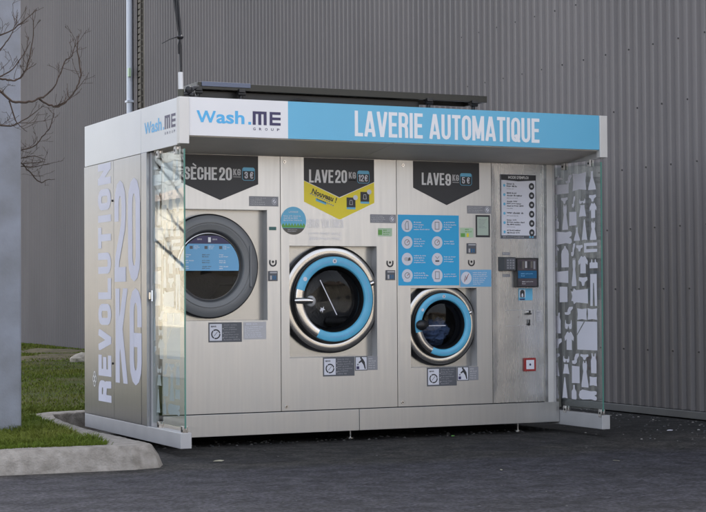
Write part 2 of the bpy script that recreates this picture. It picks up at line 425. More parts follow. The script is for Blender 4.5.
# fascia
fb = part(MB().box(.078, .857, .012, .035, 2.325, 2.603, WHITE).box(.857, W - .073, .012, .035, 2.325, 2.603, BLUE), 'fascia_banner', 0, label='white and sky blue front banner')
part(MB().box(.0, .076, .0, .06, 2.262, H + .002, CAPWHITE), 'corner_cap', .003)
part(MB().box(W - .071, W, .0, .06, 2.262, H + .002, CAPWHITE), 'corner_cap', .003)
part(MB().box(.004, .024, .062, .890, 2.257, 2.6, SIDEWHITE), 'side_fascia', .002, label='white side banner with logo')
part(MB().box(.004, .024, .894, D, 2.257, 2.6, SIDEWHITE), 'side_fascia', .002)
part(MB().box(W - .024, W - .004, .062, D, 2.257, 2.6, SIDEWHITE), 'side_fascia', .002)
part(MB().box(.026, W - .026, D - .025, D - .004, 2.257, 2.6, SIDEWHITE), 'rear_fascia', .002)
# base beams and kick plates
part(MB().box(.0, .085, .0, D, ZB, ZB + HB, ALU), 'base_beam', .003)
part(MB().box(W - .075, W, .0, D, ZB, ZB + HB, ALU), 'base_beam', .003)
part(MB().box(.09, 1.726, P - .004, P + .012, .082, .250, STEEL), 'kick_plate', .002)
part(MB().box(1.730, W - .08, P - .004, P + .012, .082, .250, STEEL), 'kick_plate', .002)
# adjustable feet
for fx, fy in ((.35, .80), (1.75, .86), (3.28, .80), (.35, 2.2), (1.75, 2.2), (3.28, 2.2)):
    part(MB().tube([(fx, fy, .0), (fx, fy, .012)], .035, CHROME, 16).tube([(fx, fy, .012), (fx, fy, .12)], .01, CHROME, 10), 'foot')
# corner posts flush with the machine fronts
part(MB().box(.03, .085, .72, .89, ZB + HB, 2.255, ALU).box(.0, .03, .755, .887, ZB + HB, 2.255, STEEL_SIDE), 'post', .003)
part(MB().box(3.452, 3.488, P, P + .05, .175, 2.246, BRIGHT).box(3.490, 3.548, P + .006, P + .05, .175, 2.246, CAPWHITE).box(3.55, 3.575, P + .012, P + .12, .175, 2.246, ALU), 'post', .004)
part(MB().box(3.575, 3.60, P + .09, P + .16, .175, 2.246, ALU), 'post', .002)
# machine fronts
def holed(x0, x1, z0, z1, hx0, hx1, hz0, hz1, m, t=.02):
    mb = MB(); o = [(x0, z0), (x1, z0), (x1, z1), (x0, z1)]; i = [(hx0, hz0), (hx1, hz0), (hx1, hz1), (hx0, hz1)]
    for y, in ((P,), (P + t,)):
        mb.add([(x, y, z) for x, z in o + i], [(0, 1, 5, 4), (1, 2, 6, 5), (2, 3, 7, 6), (3, 0, 4, 7)], m)
    mb.add([(x, y, z) for y in (P, P + t) for x, z in o], [(k, (k + 1) % 4, 4 + (k + 1) % 4, 4 + k) for k in range(4)], m)
    return mb
def recess(mb, hx0, hx1, hz0, hz1, d, m, mback, cx, cz, r):
    a, b, c, e = hx0 - .001, hx1 + .001, hz0 - .001, hz1 + .001
    y0, y1 = P + .004, P + d
    mb.add([(x, y, z) for y in (y0, y1) for x, z in ((a, c), (b, c), (b, e), (a, e))], [(k, (k + 1) % 4, 4 + (k + 1) % 4, 4 + k) for k in range(4)], m)
    # back plate with a round opening
    n = 64; per = []
    for j in range(n):
        an = 2 * PI * j / n; dx, dz = math.cos(an), math.sin(an)
        s_ = min(((b - cx) / dx if dx > 0 else (a - cx) / dx) if abs(dx) > 1e-9 else 1e9, ((e - cz) / dz if dz > 0 else (c - cz) / dz) if abs(dz) > 1e-9 else 1e9)
        per.append((cx + dx * s_, cz + dz * s_))
    # add exact corners by snapping the nearest spoke
    for q in ((a, c), (b, c), (b, e), (a, e)):
        j = min(range(n), key=lambda k: (per[k][0] - q[0]) ** 2 + (per[k][1] - q[1]) ** 2); per[j] = q
    vs = [(x, y1, z) for x, z in per] + [(cx + r * math.cos(2 * PI * j / n), y1, cz + r * math.sin(2 * PI * j / n)) for j in range(n)]
    mb.add(vs, [(j, (j + 1) % n, n + (j + 1) % n, n + j) for j in range(n)], mback)
FR = dict(zip('1234', [(.088, 1.0545), (1.0600, 2.0700), (2.0755, 2.9500), (2.9550, 3.4490)]))
SEAM = MB()
for x in (1.0572, 2.0727, 2.9525): SEAM.box(x - .0026, x + .0026, P + .006, P + .019, .252, 2.245, GAP)
SEAM.box(.09, 3.45, P + .006, P + .018, .2505, .2575, GAP)
part(SEAM, 'seam')

# --- dryer
c1 = (.465, 1.387)
mb = holed(*FR['1'], .258, 2.245, .0881 if False else .092, .945, .967, 1.824, STEEL); part(mb, 'machine_front', label='steel front of the dryer')
mb = MB(); recess(mb, .092, .945, .967, 1.824, .085, ALU, BRIGHT, c1[0] + .03, c1[1], .30); part(mb, 'door_recess')
cx, cz = c1[0] + .012, c1[1]; dx = .34 / .40
door = part(MB().lathe(cx, cz, P, [(.400, .084), (.403, .03), (.398, .022), (.392, .018)], BLACK)
            .lathe(cx, cz, P, [(.392, .018), (.385, .012), (.345, .004), (.335, .004), (.330, .008), (.322, .008), (.318, .003), (.282, .010), (.275, .018)], GREYPL)
            .lathe(cx, cz, P, [(.275, .018), (.262, .028), (.258, .040)], DGREYPL), 'door', label='round grey dryer door')
MB().lathe(cx, cz, P, [(.258, .038), (.252, .036), (.248, .042)], CHROME).build('door_rim', door)
MB().lathe(cx, cz, P, [(.250, .040), (.15, .034), (.001, .032)], DOORGLASS).build('door_glass', door)
MB().lathe(cx, cz, P, [(.262, .042), (.27, .12), (.34, .14), (.34, .62), (.001, .64)], DARKDRUM).build('drum', door)
mbp = MB()
for a in (100, 220, 340):
    a = math.radians(a); px, pz = cx + .31 * math.cos(a), cz + .31 * math.sin(a)
    MB().tube([(px, P + .15, pz), (px, P + .6, pz)], [.05, .04], BRIGHT, 12).build('drum_paddle', door)
mbh = MB().box(cx + .322, cx + .340, P - .006, P + .004, cz - .16, cz + .16, GREYPL); mbh.build('door_handle', door, .004)
fl = Film(lambda a, b, h: (a, P + .030 - h, b), .0015)
def chord(r, z0, z1, n=26):
    pts = []
    for i in range(n + 1):
        z = z0 + (z1 - z0) * i / n; x = math.sqrt(max(0, r * r - z * z)); pts.append((cx + x, cz + z))
    return pts + [(2 * cx - a, b) for a, b in reversed(pts)]
fl.poly(chord(.243, -.035, .172), LOGOBLUE if False else POSTER2).poly(chord(.243, .1725, .235), NAVY)
fl.text('1', cx - .01, cx + .012, cz + .184, cz + .222, LETTER, .0006, .03)
fl.lines(cx - .10, cx - .02, cz + .196, cz + .216, 1, LGREY, .0006, ragged=0); fl.lines(cx + .025, cx + .095, cz + .196, cz + .216, 1, LGREY, .0006, ragged=0)
for k in range(3):
    fl.rect(cx - .16 + k * .12, cx - .135 + k * .12, cz + .132, cz + .155, DGREY, .0006); fl.lines(cx - .125 + k * .12, cx - .07 + k * .12, cz + .128, cz + .160, 3, LETTER, .0006, seed=k)
for j in range(3):
    for k in range(3): fl.lines(cx - .20 + k * .14, cx - .10 + k * .14, cz + .065 - j * .045, cz + .095 - j * .045, 2, LETTER if k != 1 else DGREY, .0006, seed=j * 3 + k, ragged=.5)
fl.build('instruction_sticker', door)

# --- big washer
mb = holed(*FR['2'], .258, 2.245, 1.131, 1.892, .668, 1.548, STEEL); part(mb, 'machine_front', label='steel front of the large washer')
mb = MB(); recess(mb, 1.131, 1.892, .668, 1.548, .10, ALU, BRIGHT, 1.525, 1.125, .30); part(mb, 'door_recess')
def washer(cx, cz, s, R, arc, kind):
    """s scales a 0.338 m blue ring; R = outer radius of the steel collar"""
    collar = MB().lathe(cx, cz, P, [(R + .014, .098), (R + .014, .058), (R + .004, .050), (R, .052)], BLACK)
    collar.lathe(cx, cz, P, [(R, .050), (R - .004, .041), (R - .010, .0385), (.352 * s + .008, .0345), (.350 * s + .002, .038)], COLLAR)
    part(collar, 'door_collar')
    a0, a1 = arc
    ringm = lambda a: CHROME if a0 < math.degrees(a) % 360 < a1 else RINGBLUE
    d = part(MB().lathe(cx, cz, P, [(.350 * s, .030), (.348 * s, .004), (.342 * s, -.004), (.338 * s, -.004)], BLACK)
             .lathe(cx, cz, P, [(.338 * s, -.004), (.334 * s, -.014), (.326 * s, -.018), (.276 * s, -.018), (.268 * s, -.014), (.262 * s, .000)], ringm, 128)
             .lathe(cx, cz, P, [(.262 * s, .0), (.256 * s, .02), (.236 * s, .07), (.226 * s, .10)], BLACK), 'door', label='round washer door with blue ring')
    MB().lathe(cx, cz, P, [(.240 * s, .062), (.236 * s, .02), (.225 * s, .012), (.15 * s, .004), (.001, .0)], DOORGLASS).build('door_glass', d)
    MB().lathe(cx, cz, P, [(.229 * s, .10), (.235 * s, .13), (.32 * s, .15), (.32 * s, .60), (.001, .62)], DRUM).build('drum', d)
    pb = MB()
    for a in (80, 200, 320):
        a = math.radians(a); px, pz = cx + .29 * s * math.cos(a), cz + .29 * s * math.sin(a)
        MB().tube([(px, P + .16, pz), (px, P + .58, pz)], [.05 * s, .04 * s], DRUM, 12).build('drum_paddle', d)
    # catch on the right of the ring
    MB().tube([(cx + .335 * s * math.cos(.35), P + .02, cz + .335 * s * math.sin(.35)), (cx + .375 * s * math.cos(.35), P + .02, cz + .375 * s * math.sin(.35))], .022 * s, CHROME, 12).build('door_catch', d)
    fl = Film(lambda a, b, h: (a, P - .018 - h, b), .001)
    fl.ell(cx + .0, cz + .301 * s, .018 * s, .018 * s, PAPER).text('4' if kind == 2 else '3', cx - .006 * s, cx + .007 * s, cz + .290 * s, cz + .312 * s, NAVY, .0005, .04)
    a = math.radians(148); fl.ell(cx + .301 * s * math.cos(a), cz + .301 * s * math.sin(a), .017 * s, .017 * s, PAPER)
    r_ = random.Random(kind)
    for seg in ((98, 140), (40, 80), (-5, 30), (262, 300)):
        aa = seg[0]
        while aa < seg[1]:
            w_ = r_.uniform(1.5, 4)
            pts = [(cx + q * s * math.cos(math.radians(b)), cz + q * s * math.sin(math.radians(b))) for q, b in ((.293, aa), (.306, aa), (.306, aa + w_), (.293, aa + w_))]
            fl.poly(pts, POSTER2); aa += w_ + 1.2
    fl.build('ring_marking', d)
    return d
d2 = washer(1.513, 1.127, 1., .415, (165, 243), 2)
MB().tube([(1.168, P - .035, 1.117), (1.18, P - .045, 1.117), (1.27, P - .05, 1.117), (1.30, P - .05, 1.115)], [.021, .024, .024, .021], CHROME, 20).ball((1.300, P - .030, 1.112), .042, CAPWHITE if False else ALU, 20, 1, .5, 1.05).build('door_handle', d2)
fl = Film(lambda a, b, h: (a, P - .002 - h, b), .0)
fl.line([(1.395, 1.275), (1.535, 1.005)], .008, PAPER)
fl.poly([(1.385 + .00155 * x, 1.075 - .0016 * y) for x, y in [(0, 22), (9, 17), (6, 8), (17, 12), (26, 3), (24, 14), (33, 20), (22, 21), (17, 34), (13, 23), (3, 31), (7, 24)]], PAPER, .001)
fl.build('marking_and_glint', d2)

# --- small washer
mb = holed(*FR['3'], .258, 2.245, 2.194, 2.806, .566, 1.211, STEEL); part(mb, 'machine_front', label='steel front of the small washer')
mb = MB(); recess(mb, 2.194, 2.806, .566, 1.211, .10, ALU, BRIGHT, 2.50, .91, .22); part(mb, 'door_recess')
d3 = washer(2.490, .912, .765, .325, (195, 243), 3)
MB().ball((2.276, P - .035, .912), .05, BLACK, 20, 1.0, .7, .85).tube([(2.276, P - .03, .912), (2.34, P - .02, .912)], .014, BLACK, 10).build('door_handle', d3)
fl = Film(lambda a, b, h: (a, P - .002 - h, b), .0); fl.line([(2.325, .905), (2.51, .905)], .006, PAPER); fl.build('marking_and_glint', d3)  # white line is a reflection on the door glass, put in as film

# --- payment front
STEEL4 = mat('dented_steel', (.62, .612, .60), .27, .86, var=.03, vscale=3., rvar=.03, stretch=(12, 1, .55))
mb = MB().box(*FR['4'], P + .004, P + .02, .2585, 2.2445, STEEL4)
def dented(mb, f3, nu, nv, m, amp, ku, kv, seed):
    # one sheet with real shallow dents, pressed inwards only
    vs = []
    for j in range(nv + 1):
        for i in range(nu + 1):
            u, v = i / nu, j / nv; e = min(1, min(u, 1 - u, v, 1 - v) * 12)
            vs.append(f3(u, v, amp * e * (.5 + .5 * mnoise.noise(Vector((u * ku, v * kv, seed))))))
    mb.add(vs, [(j * (nu + 1) + i, j * (nu + 1) + i + 1, (j + 1) * (nu + 1) + i + 1, (j + 1) * (nu + 1) + i) for j in range(nv) for i in range(nu)], m, True)
dented(mb, lambda u, v, d: (FR['4'][0] + (FR['4'][1] - FR['4'][0]) * u, P + d, .258 + 1.987 * v), 40, 120, STEEL4, .0034, 1.6, 11, 3); part(mb, 'machine_front', .001, label='steel front with payment terminal')

# ------------------------------------------------------------------ price signs
def arrow(x0, x1, top, sh, tip, m, fl, h=0): fl.poly([(x0, top), (x0, sh), ((x0 + x1) / 2, tip), (x1, sh), (x1, top)], m, h)
def price_box(fl, x0, x1, z0, z1, txt):
    m_ = .012; fl.line([(x0, z0 + m_), (x0 + m_, z0), (x1 - m_, z0), (x1, z0 + m_), (x1, z1 - m_), (x1 - m_, z1), (x0 + m_, z1), (x0, z1 - m_), (x0, z0 + m_)], .0035, BLUE, .0006)
    fl.rect(x0 + .004, x1 - .004, z1 - .026, z1 - .002, BLUE, .0008)
    n = len(txt); fl.block(txt[:-1], x0 + .018 - (.008 if n > 2 else 0), x0 + (.044 if n == 2 else .056), z0 + .014, z0 + .066, PAPER, .0006, t=.13)
    fl.block('€', x0 + .062, x0 + .090, z0 + .014, z0 + .066, PAPER, .0006, t=.12)
def kg(fl, x0, x1, z0, z1):
    fl.block('KG', x0, x1, z0 + .004, z1, LGREY, .0006, t=.15); fl.rect(x0, x1, z0 - .010, z0 - .005, LGREY, .0006)
GREYTXT = mat('soft_white_print', (.76, .75, .75), .5)
f = Film(front)
arrow(.240, .872, 2.243, 2.023, 1.895, CHAR, f)
f.block('SÈCHE'.replace('È', 'E'), .262, .531, 2.048, 2.146, GREYTXT, .0005).line([(.338, 2.168), (.356, 2.155)], .011, GREYTXT, .0007)
f.block('20', .548, .653, 2.048, 2.148, GREYTXT, .0005); kg(f, .664, .726, 2.084, 2.138); price_box(f, .740, .842, 2.052, 2.150, '3€')
f.build('price_sign', K, 'charcoal dryer price sign')
f = Film(front)
f.poly([(1.259, 2.060), (1.259, 1.895), (1.566, 1.757), (1.873, 1.895), (1.873, 2.060), (1.566, 1.93)], YELLOW)
arrow(1.259, 1.873, 2.243, 2.063, 1.935, CHAR, f, .0006)
f.block('LAVE', 1.303, 1.513, 2.047, 2.150, GREYTXT, .0011); f.block('20', 1.529, 1.632, 2.049, 2.152, GREYTXT, .0011)
kg(f, 1.648, 1.711, 2.082, 2.138)
f2 = f; f.base += .0006; price_box(f, 1.725, 1.829, 2.052, 2.150, '12€'); f.base -= .0006
slope = lambda a, b: (a, b - (a - 1.32) * .34)
f.text('Nouveau !', 1.322, 1.545, 1.962, 2.008, BLACK, .0006, .03, .35, fn=slope)
for i, (q0, q1) in enumerate(((1.31, 1.49), (1.37, 1.52))):
    for k in range(9):
        a = q0 + (q1 - q0) * k / 9; b = 1.958 - i * .02 - (a - 1.31) * .36; f.rect(a, a + (q1 - q0) / 13, b - .004, b + .005, MGREY, .0006)
f.poly([(1.36, 1.925), (1.45, 1.893), (1.45, 1.872), (1.36, 1.903)], BLUE, .0006)
for jx, jz in ((1.628, 1.853), (1.750, 1.900)):
    f.rect(jx, jx + .078, jz, jz + .082, CHAR, .0008).rect(jx, jx + .078, jz - .012, jz + .004, BLUE, .0010).ell(jx + .078, jz + .082, .020, .020, PAPER, .0012)
    f.line([(jx + .03, jz + .06), (jx + .026, jz + .025), (jx + .052, jz + .025), (jx + .048, jz + .06), (jx + .03, jz + .06)], .004, LGREY, .0012)
f.build('price_sign', K, 'charcoal and yellow large washer price sign')
f = Film(front)
arrow(2.224, 2.838, 2.243, 2.025, 1.888, CHAR, f)
f.block('LAVE', 2.303, 2.510, 2.050, 2.150, GREYTXT, .0005); f.block('9', 2.520, 2.572, 2.048, 2.146, GREYTXT, .0005)
kg(f, 2.586, 2.646, 2.084, 2.140); price_box(f, 2.658, 2.766, 2.055, 2.152, '5€')
f.build('price_sign', K, 'charcoal small washer price sign')

# ------------------------------------------------------------------ small stickers
def warning(x0, x1, z0, z1):
    f = Film(front); f.rect(x0, x1, z0, z1, MGREY); f.lines(x0 + .01, x0 + (x1 - x0) * .70, z0 + .008, z1 - .006, 4, LGREY, .0005, seed=int(x0 * 99), ragged=.2)
    cx_, cz_ = x1 - .034, (z0 + z1) / 2; f.ell(cx_, cz_, .022, .026, PAPER, .0006).ring(cx_, cz_, .017, .006, RED if False else MGREY, .0009, asp=1.15).line([(cx_ - .011, cz_ - .013), (cx_ + .011, cz_ + .013)], .005, MGREY, .0012)
    f.build('warning_sticker', K)
warning(.795, 1.040, 1.853, 1.930); warning(1.835, 2.066, 1.735, 1.804); warning(2.721, 2.946, 1.823, 1.888)
def rules(x0, z0, second):
    f = Film(front); f.rect(x0, x0 + .275, z0, z0 + .152, DGREY); f.rect(x0 + .010, x0 + .110, z0 + .012, z0 + .140, PAPER, .0005)
    f.lines(x0 + .02, x0 + .10, z0 + .112, z0 + .130, 1, CHAR, .0009, fill=.6, ragged=0)
    for k in range(3): f.ring(x0 + .060, z0 + .062, .033, .010, CHAR, .0009, 20 + k * 120, 115 + k * 120)
    f.line([(x0 + .048, z0 + .050), (x0 + .072, z0 + .078)], .006, MGREY, .0012)
    f.lines(x0 + .125, x0 + .265, z0 + .010, z0 + .142, 7, MGREY, .0006, seed=int(x0 * 77), ragged=.1)
    for k in range(3): f.rect(x0 + .118, x0 + .122, z0 + .03 + k * .035, z0 + .037 + k * .035, GREYTXT, .0008)
    f.build('rules_sticker', K)
    if second:
        f = Film(front); a, b, c = second
        f.rect(a, a + .110, c, b, DGREY); f.rect(a + .007, a + .103, c + .007, b - .007, PAPER, .0005)
        u, v = a + .055, (b + c) / 2
        f.poly([(u - .005, v + .042), (u + .012, v + .040), (u + .032, v + .01), (u + .040, v - .045), (u + .030, v - .045), (u + .020, v - .012), (u + .002, v + .012), (u - .020, v + .0), (u - .024, v + .010), (u - .002, v + .028)], CHAR, .0009)
        f.ell(u - .002, v + .044, .008, .009, CHAR, .0012).rect(u - .042, u - .018, v - .045, v - .022, NAVY, .0009).ell(u - .030, v - .008, .008, .008, MGREY, .0009)
        f.rect(a + .112, a + .200, c + .002, b - .002, MGREY).lines(a + .120, a + .194, c + .012, b - .012, 5, LGREY, .0005, ragged=.1)
        f.build('guide_sticker', K)
rules(.455, .803, None)
f = Film(front); f.rect(.742, .932, .820, .956, LGREY).lines(.755, .92, .832, .925, 6, PAPER, .0005, seed=5, ragged=.1).lines(.765, .86, .930, .948, 1, PAPER, .0005, fill=.6, ragged=.0); f.build('notice_sticker', K)
rules(1.414, .517, (1.693, .670, .556)); rules(2.338, .413, (2.616, .566, .450))

# round sticker with meadow
f = Film(front); ccx, ccz = 1.168, 1.744
f.ell(ccx, ccz, .108, .110, BLUE, n=40)
f.poly([(ccx - .100, ccz - .040)] + [(ccx - .100 + .2 * k / 16, ccz - .040 + (.022 if k % 2 else 0)) for k in range(1, 16)] + [(ccx + .100, ccz - .040), (ccx + .095, ccz - .055), (ccx - .095, ccz - .055)], GREENL, .0006)
f.poly([(ccx + .110 * math.cos(a), ccz + .110 * math.sin(a)) for a in [math.radians(212 + i * 116 / 14) for i in range(15)]], RUST, .0006)
f.text('LAVAGE', ccx - .040, ccx + .040, ccz + .062, ccz + .076, PAPER, .0006, .01); f.lines(ccx - .085, ccx + .085, ccz - .005, ccz + .045, 3, PAPER, .0006, seed=9, ragged=.1)
f.lines(ccx - .05, ccx + .05, ccz - .09, ccz - .065, 2, LGREY, .0010, ragged=.1)
f.build('round_sticker', K)
FAINT = mat('faint_print', (.66, .65, .66), .45, .6)
f = Film(front); f.block('GROS VOLUMES', 1.284, 1.600, 1.690, 1.760, FAINT, t=.13); f.lines(1.30, 1.62, 1.585, 1.665, 2, FAINT, seed=4, fill=.5); f.build('faint_lettering', K)

# displays, keyholes, coin selectors
def selector(x, z):
    f = Film(front, .002); f.ring(x, z, .026, .012, CHAR, a0=180, a1=360).rect(x - .031, x - .020, z, z + .020, CHAR, .0004).rect(x + .020, x + .031, z, z + .020, CHAR, .0004).ell(x, z + .006, .009, .010, BLACK, .0006)
    f.build('coin_marking', K)
def keypad(x0, x1, z0, z1):
    mb = MB().box(x0, x1, P - .012, P, z0, z1, DGREY)
    o = part(mb, 'selector_panel', .002)
    f = Film(lambda a, b, h: (a, P - .012 - h, b)); n = 3; f.rect(x0 + .008, x1 - .008, z1 - .018, z1 - .008, LGREY)
    for k in range(n): a = x0 + .010 + k * (x1 - x0 - .02) / n; f.rect(a, a + .014, z0 + .010, z0 + .042, SCREENBLUE if k else LGREY)
    f.build('panel_print', o)
selector(.992, 1.415); keypad(.953, 1.028, 1.272, 1.350)
selector(2.010, 1.412); keypad(1.972, 2.052, 1.277, 1.356)
selector(2.758, 1.420); keypad(2.716, 2.800, 1.492, 1.578)
part(MB().box(.962, 1.020, P - .006, P, 1.668, 1.694, SOAPGREEN), 'display', .001)
f = Film(front); f.rect(1.905, 2.030, 1.628, 1.694, PALEGREEN).rect(1.905, 1.94, 1.64, 1.68, GREENL, .0005).lines(1.95, 2.02, 1.635, 1.685, 3, GREENL, .0005); f.build('green_sticker', K)
f = Film(front); f.rect(2.655, 2.778, 1.625, 1.705, PALEGREEN).rect(2.66, 2.70, 1.63, 1.66, GREENL, .0005).rect(2.715, 2.735, 1.63, 1.66, YELLOW, .0005).lines(2.70, 2.77, 1.665, 1.70, 2, GREENL, .0005); f.build('green_sticker', K)
f = Film(front); f.rect(2.800, 2.936, 1.628, 1.812, CHAR).rect(2.815, 2.921, 1.645, 1.797, CERT, .0006).lines(2.83, 2.91, 1.70, 1.78, 7, MGREY, .001, ragged=.2); f.build('certificate', K)
for x, z in ((1.093, 2.203), (2.131, 2.205), (1.10, .290), (2.115, .292)):
    part(MB().tube([(x, P + .001, z), (x, P - .006, z)], .013, CHROME, 16).tube([(x, P - .004, z), (x, P - .0065, z)], .005, BLACK, 10), 'lock')

# big blue instruction poster
f = Film(front, .0016); x0, x1, z0, z1 = 2.084, 2.643, 1.232, 1.805
f.rect(x0, x1, z0, z1, POSTER)
for k, (px, pz) in enumerate(((2.165, 1.716), (2.440, 1.718), (2.165, 1.581), (2.440, 1.582), (2.165, 1.446), (2.440, 1.446), (2.165, 1.314), (2.439, 1.314))):
    f.ell(px, pz, .049, .051, PAPER, .0006, 32); r_ = random.Random(k)
    if k == 0: f.line([(px - .014, pz - .03), (px - .016, pz + .01), (px - .005, pz + .034), (px + .010, pz + .034), (px + .015, pz - .03), (px - .014, pz - .03)], .006, MGREY, .001)
    elif k in (1, 7): f.line([(px - .018, pz - .028), (px - .018, pz + .030), (px + .018, pz + .030), (px + .018, pz - .028), (px - .018, pz - .028)], .006, MGREY, .001)
    elif k in (2, 3, 6): f.ring(px, pz, .022, .006, MGREY, .001).line([(px, pz), (px + .012, pz + .010)], .005, RED, .0014)
    elif k == 4: f.ell(px - .008, pz, .020, .016, LGREY, .001).poly([(px + .004, pz - .016), (px + .030, pz - .010), (px + .028, pz + .014), (px + .012, pz + .012)], DGREY, .0014)
    else: f.rect(px - .018, px + .018, pz - .022, pz - .008, DGREY, .001).line([(px - .016, pz + .022), (px, pz + .004), (px + .016, pz + .022)], .005, MGREY, .001)
    n = (4, 4, 4, 2, 4, 3, 3, 2)[k]; f.lines(px + .062, px + .215, pz - n * .0095, pz + n * .0095, n, PAPER, .0006, .42, k + 20, .4)
f.ell(2.165, 1.272, .035, .012, PAPER, .0005); f.ell(2.439, 1.272, .035, .012, PAPER, .0005)
f.build('instruction_poster', K, 'blue poster with eight round pictograms')
f = Film(front, .0022); f.rect(2.652, 2.944, 1.220, 1.360, POSTER2).ell(2.708, 1.292, .049, .052, PAPER, .0006, 32)
f.line([(2.69, 1.275), (2.70, 1.31), (2.71, 1.28), (2.72, 1.31)], .007, MGREY, .001).line([(2.73, 1.325), (2.69, 1.262)], .005, RED, .0014)
f.lines(2.770, 2.930, 1.235, 1.345, 7, PAPER, .0006, .4, 60, .3); f.build('instruction_poster', K, 'small pale blue pictogram sticker')

# user guide board on the payment front
f = Film(lambda a, b, h: (a, P - .006 - h, b)); board = part(MB().box(3.038, 3.378, P - .006, P, 1.616, 2.156, PAPER), 'guide_board', .001)
f.rect(3.042, 3.374, 2.108, 2.153, CHAR).poly([(3.042, 2.1079), (3.12, 2.1035), (3.208, 2.098), (3.296, 2.1035), (3.374, 2.1079)], CHAR)
f.rect(3.042, 3.374, 1.619, 1.646, DGREY).lines(3.055, 3.28, 1.625, 1.641, 1, LGREY, .0005, ragged=0).rect(3.31, 3.325, 1.627, 1.640, BLUE, .0005).rect(3.335, 3.35, 1.627, 1.640, BLUE, .0005)
for a in (3.038, 3.373): f.rect(a, a + .005, 1.619, 2.153, CHAR, .0006)
f.text("MODE D'EMPLOI", 3.11, 3.305, 2.118, 2.142, GREYTXT, .0006, .02)
for k in range(6):
    zc = 2.062 - k * .0775; n = (2, 2, 3, 1, 3, 2)[k]
    f.ell(3.072, zc, .011, .012, BLUE).ell(3.335, zc - .004, .026, .029, CHAR, .0, 24).rect(3.325, 3.345, zc - .014, zc + .004, LGREY, .0008)
    f.lines(3.095, 3.28, zc - n * .008, zc + n * .008 + .008, n, CHAR, 0, .5, k + 5, .45); f.lines(3.095, 3.22, zc - n * .008 - .018, zc - n * .008 - .006, 1, MGREY, 0, .45, k, .5)
f.build('board_print', board)

# terminal
t = MB().add([(3.012, P, 1.350), (3.150, P, 1.350), (3.150, P, 1.466), (3.012, P, 1.466), (3.045, P - .055, 1.352), (3.150, P - .055, 1.352), (3.150, P - .055, 1.464), (3.045, P - .055, 1.464)],
             [(4, 5, 6, 7), (0, 1, 5, 4), (1, 2, 6, 5), (2, 3, 7, 6), (3, 0, 4, 7)], DGREYPL)
term = part(t, 'card_reader', .003)
f = Film(lambda a, b, h: (a, P - .055 - h, b)); f.rect(3.056, 3.142, 1.362, 1.455, DGREY)
for i in range(3):
    for j in range(4): f.rect(3.064 + i * .026, 3.080 + i * .026, 1.368 + j * .021, 1.381 + j * .021, MGREY, .0006)
f.build('keypad', term)
scr = part(MB().box(3.160, 3.372, P - .05, P, 1.214, 1.458, BLACK), 'terminal_screen', .004)
f = Film(lambda a, b, h: (a, P - .05 - h, b)); f.rect(3.172, 3.352, 1.355, 1.446, SCREENMUD).rect(3.172, 3.352, 1.288, 1.352, SCREENBLUE).rect(3.172, 3.352, 1.224, 1.285, SCREENMUD)
for k, m_ in enumerate((CHAR, RUST, LGREY, CHAR, RUST, MGREY)): f.rect(3.186 + k * .027, 3.204 + k * .027, 1.375 - (k % 2) * .01, 1.43, m_, .0005)
f.lines(3.20, 3.33, 1.30, 1.335, 2, POSTER2, .0005); f.rect(3.178, 3.20, 1.23, 1.262, CHAR, .0005).lines(3.21, 3.33, 1.235, 1.268, 2, LGREY, .0005); f.build('screen_image', scr)
f = Film(front)
f.rect(3.052, 3.126, 1.482, 1.506, MGREY).lines(3.056, 3.122, 1.485, 1.503, 2, LGREY, .0005, ragged=0); f.build('small_label', K)
f = Film(front); f.rect(3.052, 3.126, 1.300, 1.325, MGREY).lines(3.056, 3.122, 1.303, 1.322, 2, LGREY, .0005, ragged=0)
f.build('small_label', K)
f = Film(front); f.rect(3.205, 3.340, 1.105, 1.205, BLUE).rect(3.213, 3.27, 1.128, 1.195, PAPER, .0005).ell(3.241, 1.168, .022, .024, CHAR, .0009).rect(3.219, 3.263, 1.128, 1.160, DGREY, .0009).ell(3.241, 1.148, .008, .016, PAPER, .0012)
f.lines(3.285, 3.335, 1.12, 1.185, 4, POSTER2, .0005).rect(3.215, 3.265, 1.108, 1.120, NAVY, .0006); f.build('phone_sticker', K)
f = Film(front); f.rect(3.372, 3.428, .926, 1.018, LGREY).lines(3.378, 3.424, .935, 1.01, 5, MGREY, .0005, ragged=.1); f.build('notice_sticker', K)
f = Film(front)
for a, b, c, e in ((3.08, 3.345, 1.022, 1.026), (3.345, 3.348, .895, 1.03), (3.08, 3.345, .892, .895)): f.rect(a, b, c, e, LGREY)
f.ell(3.205, .966, .004, .004, CHAR); f.build('hatch_outline', K)
part(MB().tube([(3.300, P, 1.005), (3.300, P - .02, 1.005)], .012, CHROME, 14).box(3.270, 3.312, P - .03, P - .018, .985, .998, BLACK).tube([(3.300, P - .02, .998), (3.300, P - .02, 1.02)], .008, BLACK, 8), 'key_lock')
part(MB().tube([(3.298, P, .905), (3.298, P - .015, .905)], .011, BLACK, 14).box(3.293, 3.303, P - .02, P - .012, .905, .945, BLACK), 'key_lock')
em = part(MB().box(3.245, 3.358, P - .018, P, .513, .624, RED), 'emergency_box', .003)
f = Film(lambda a, b, h: (a, P - .018 - h, b)); f.rect(3.263, 3.340, .530, .607, PAPER).ell(3.301, .569, .009, .010, NAVY, .0006); f.build('box_front', em)

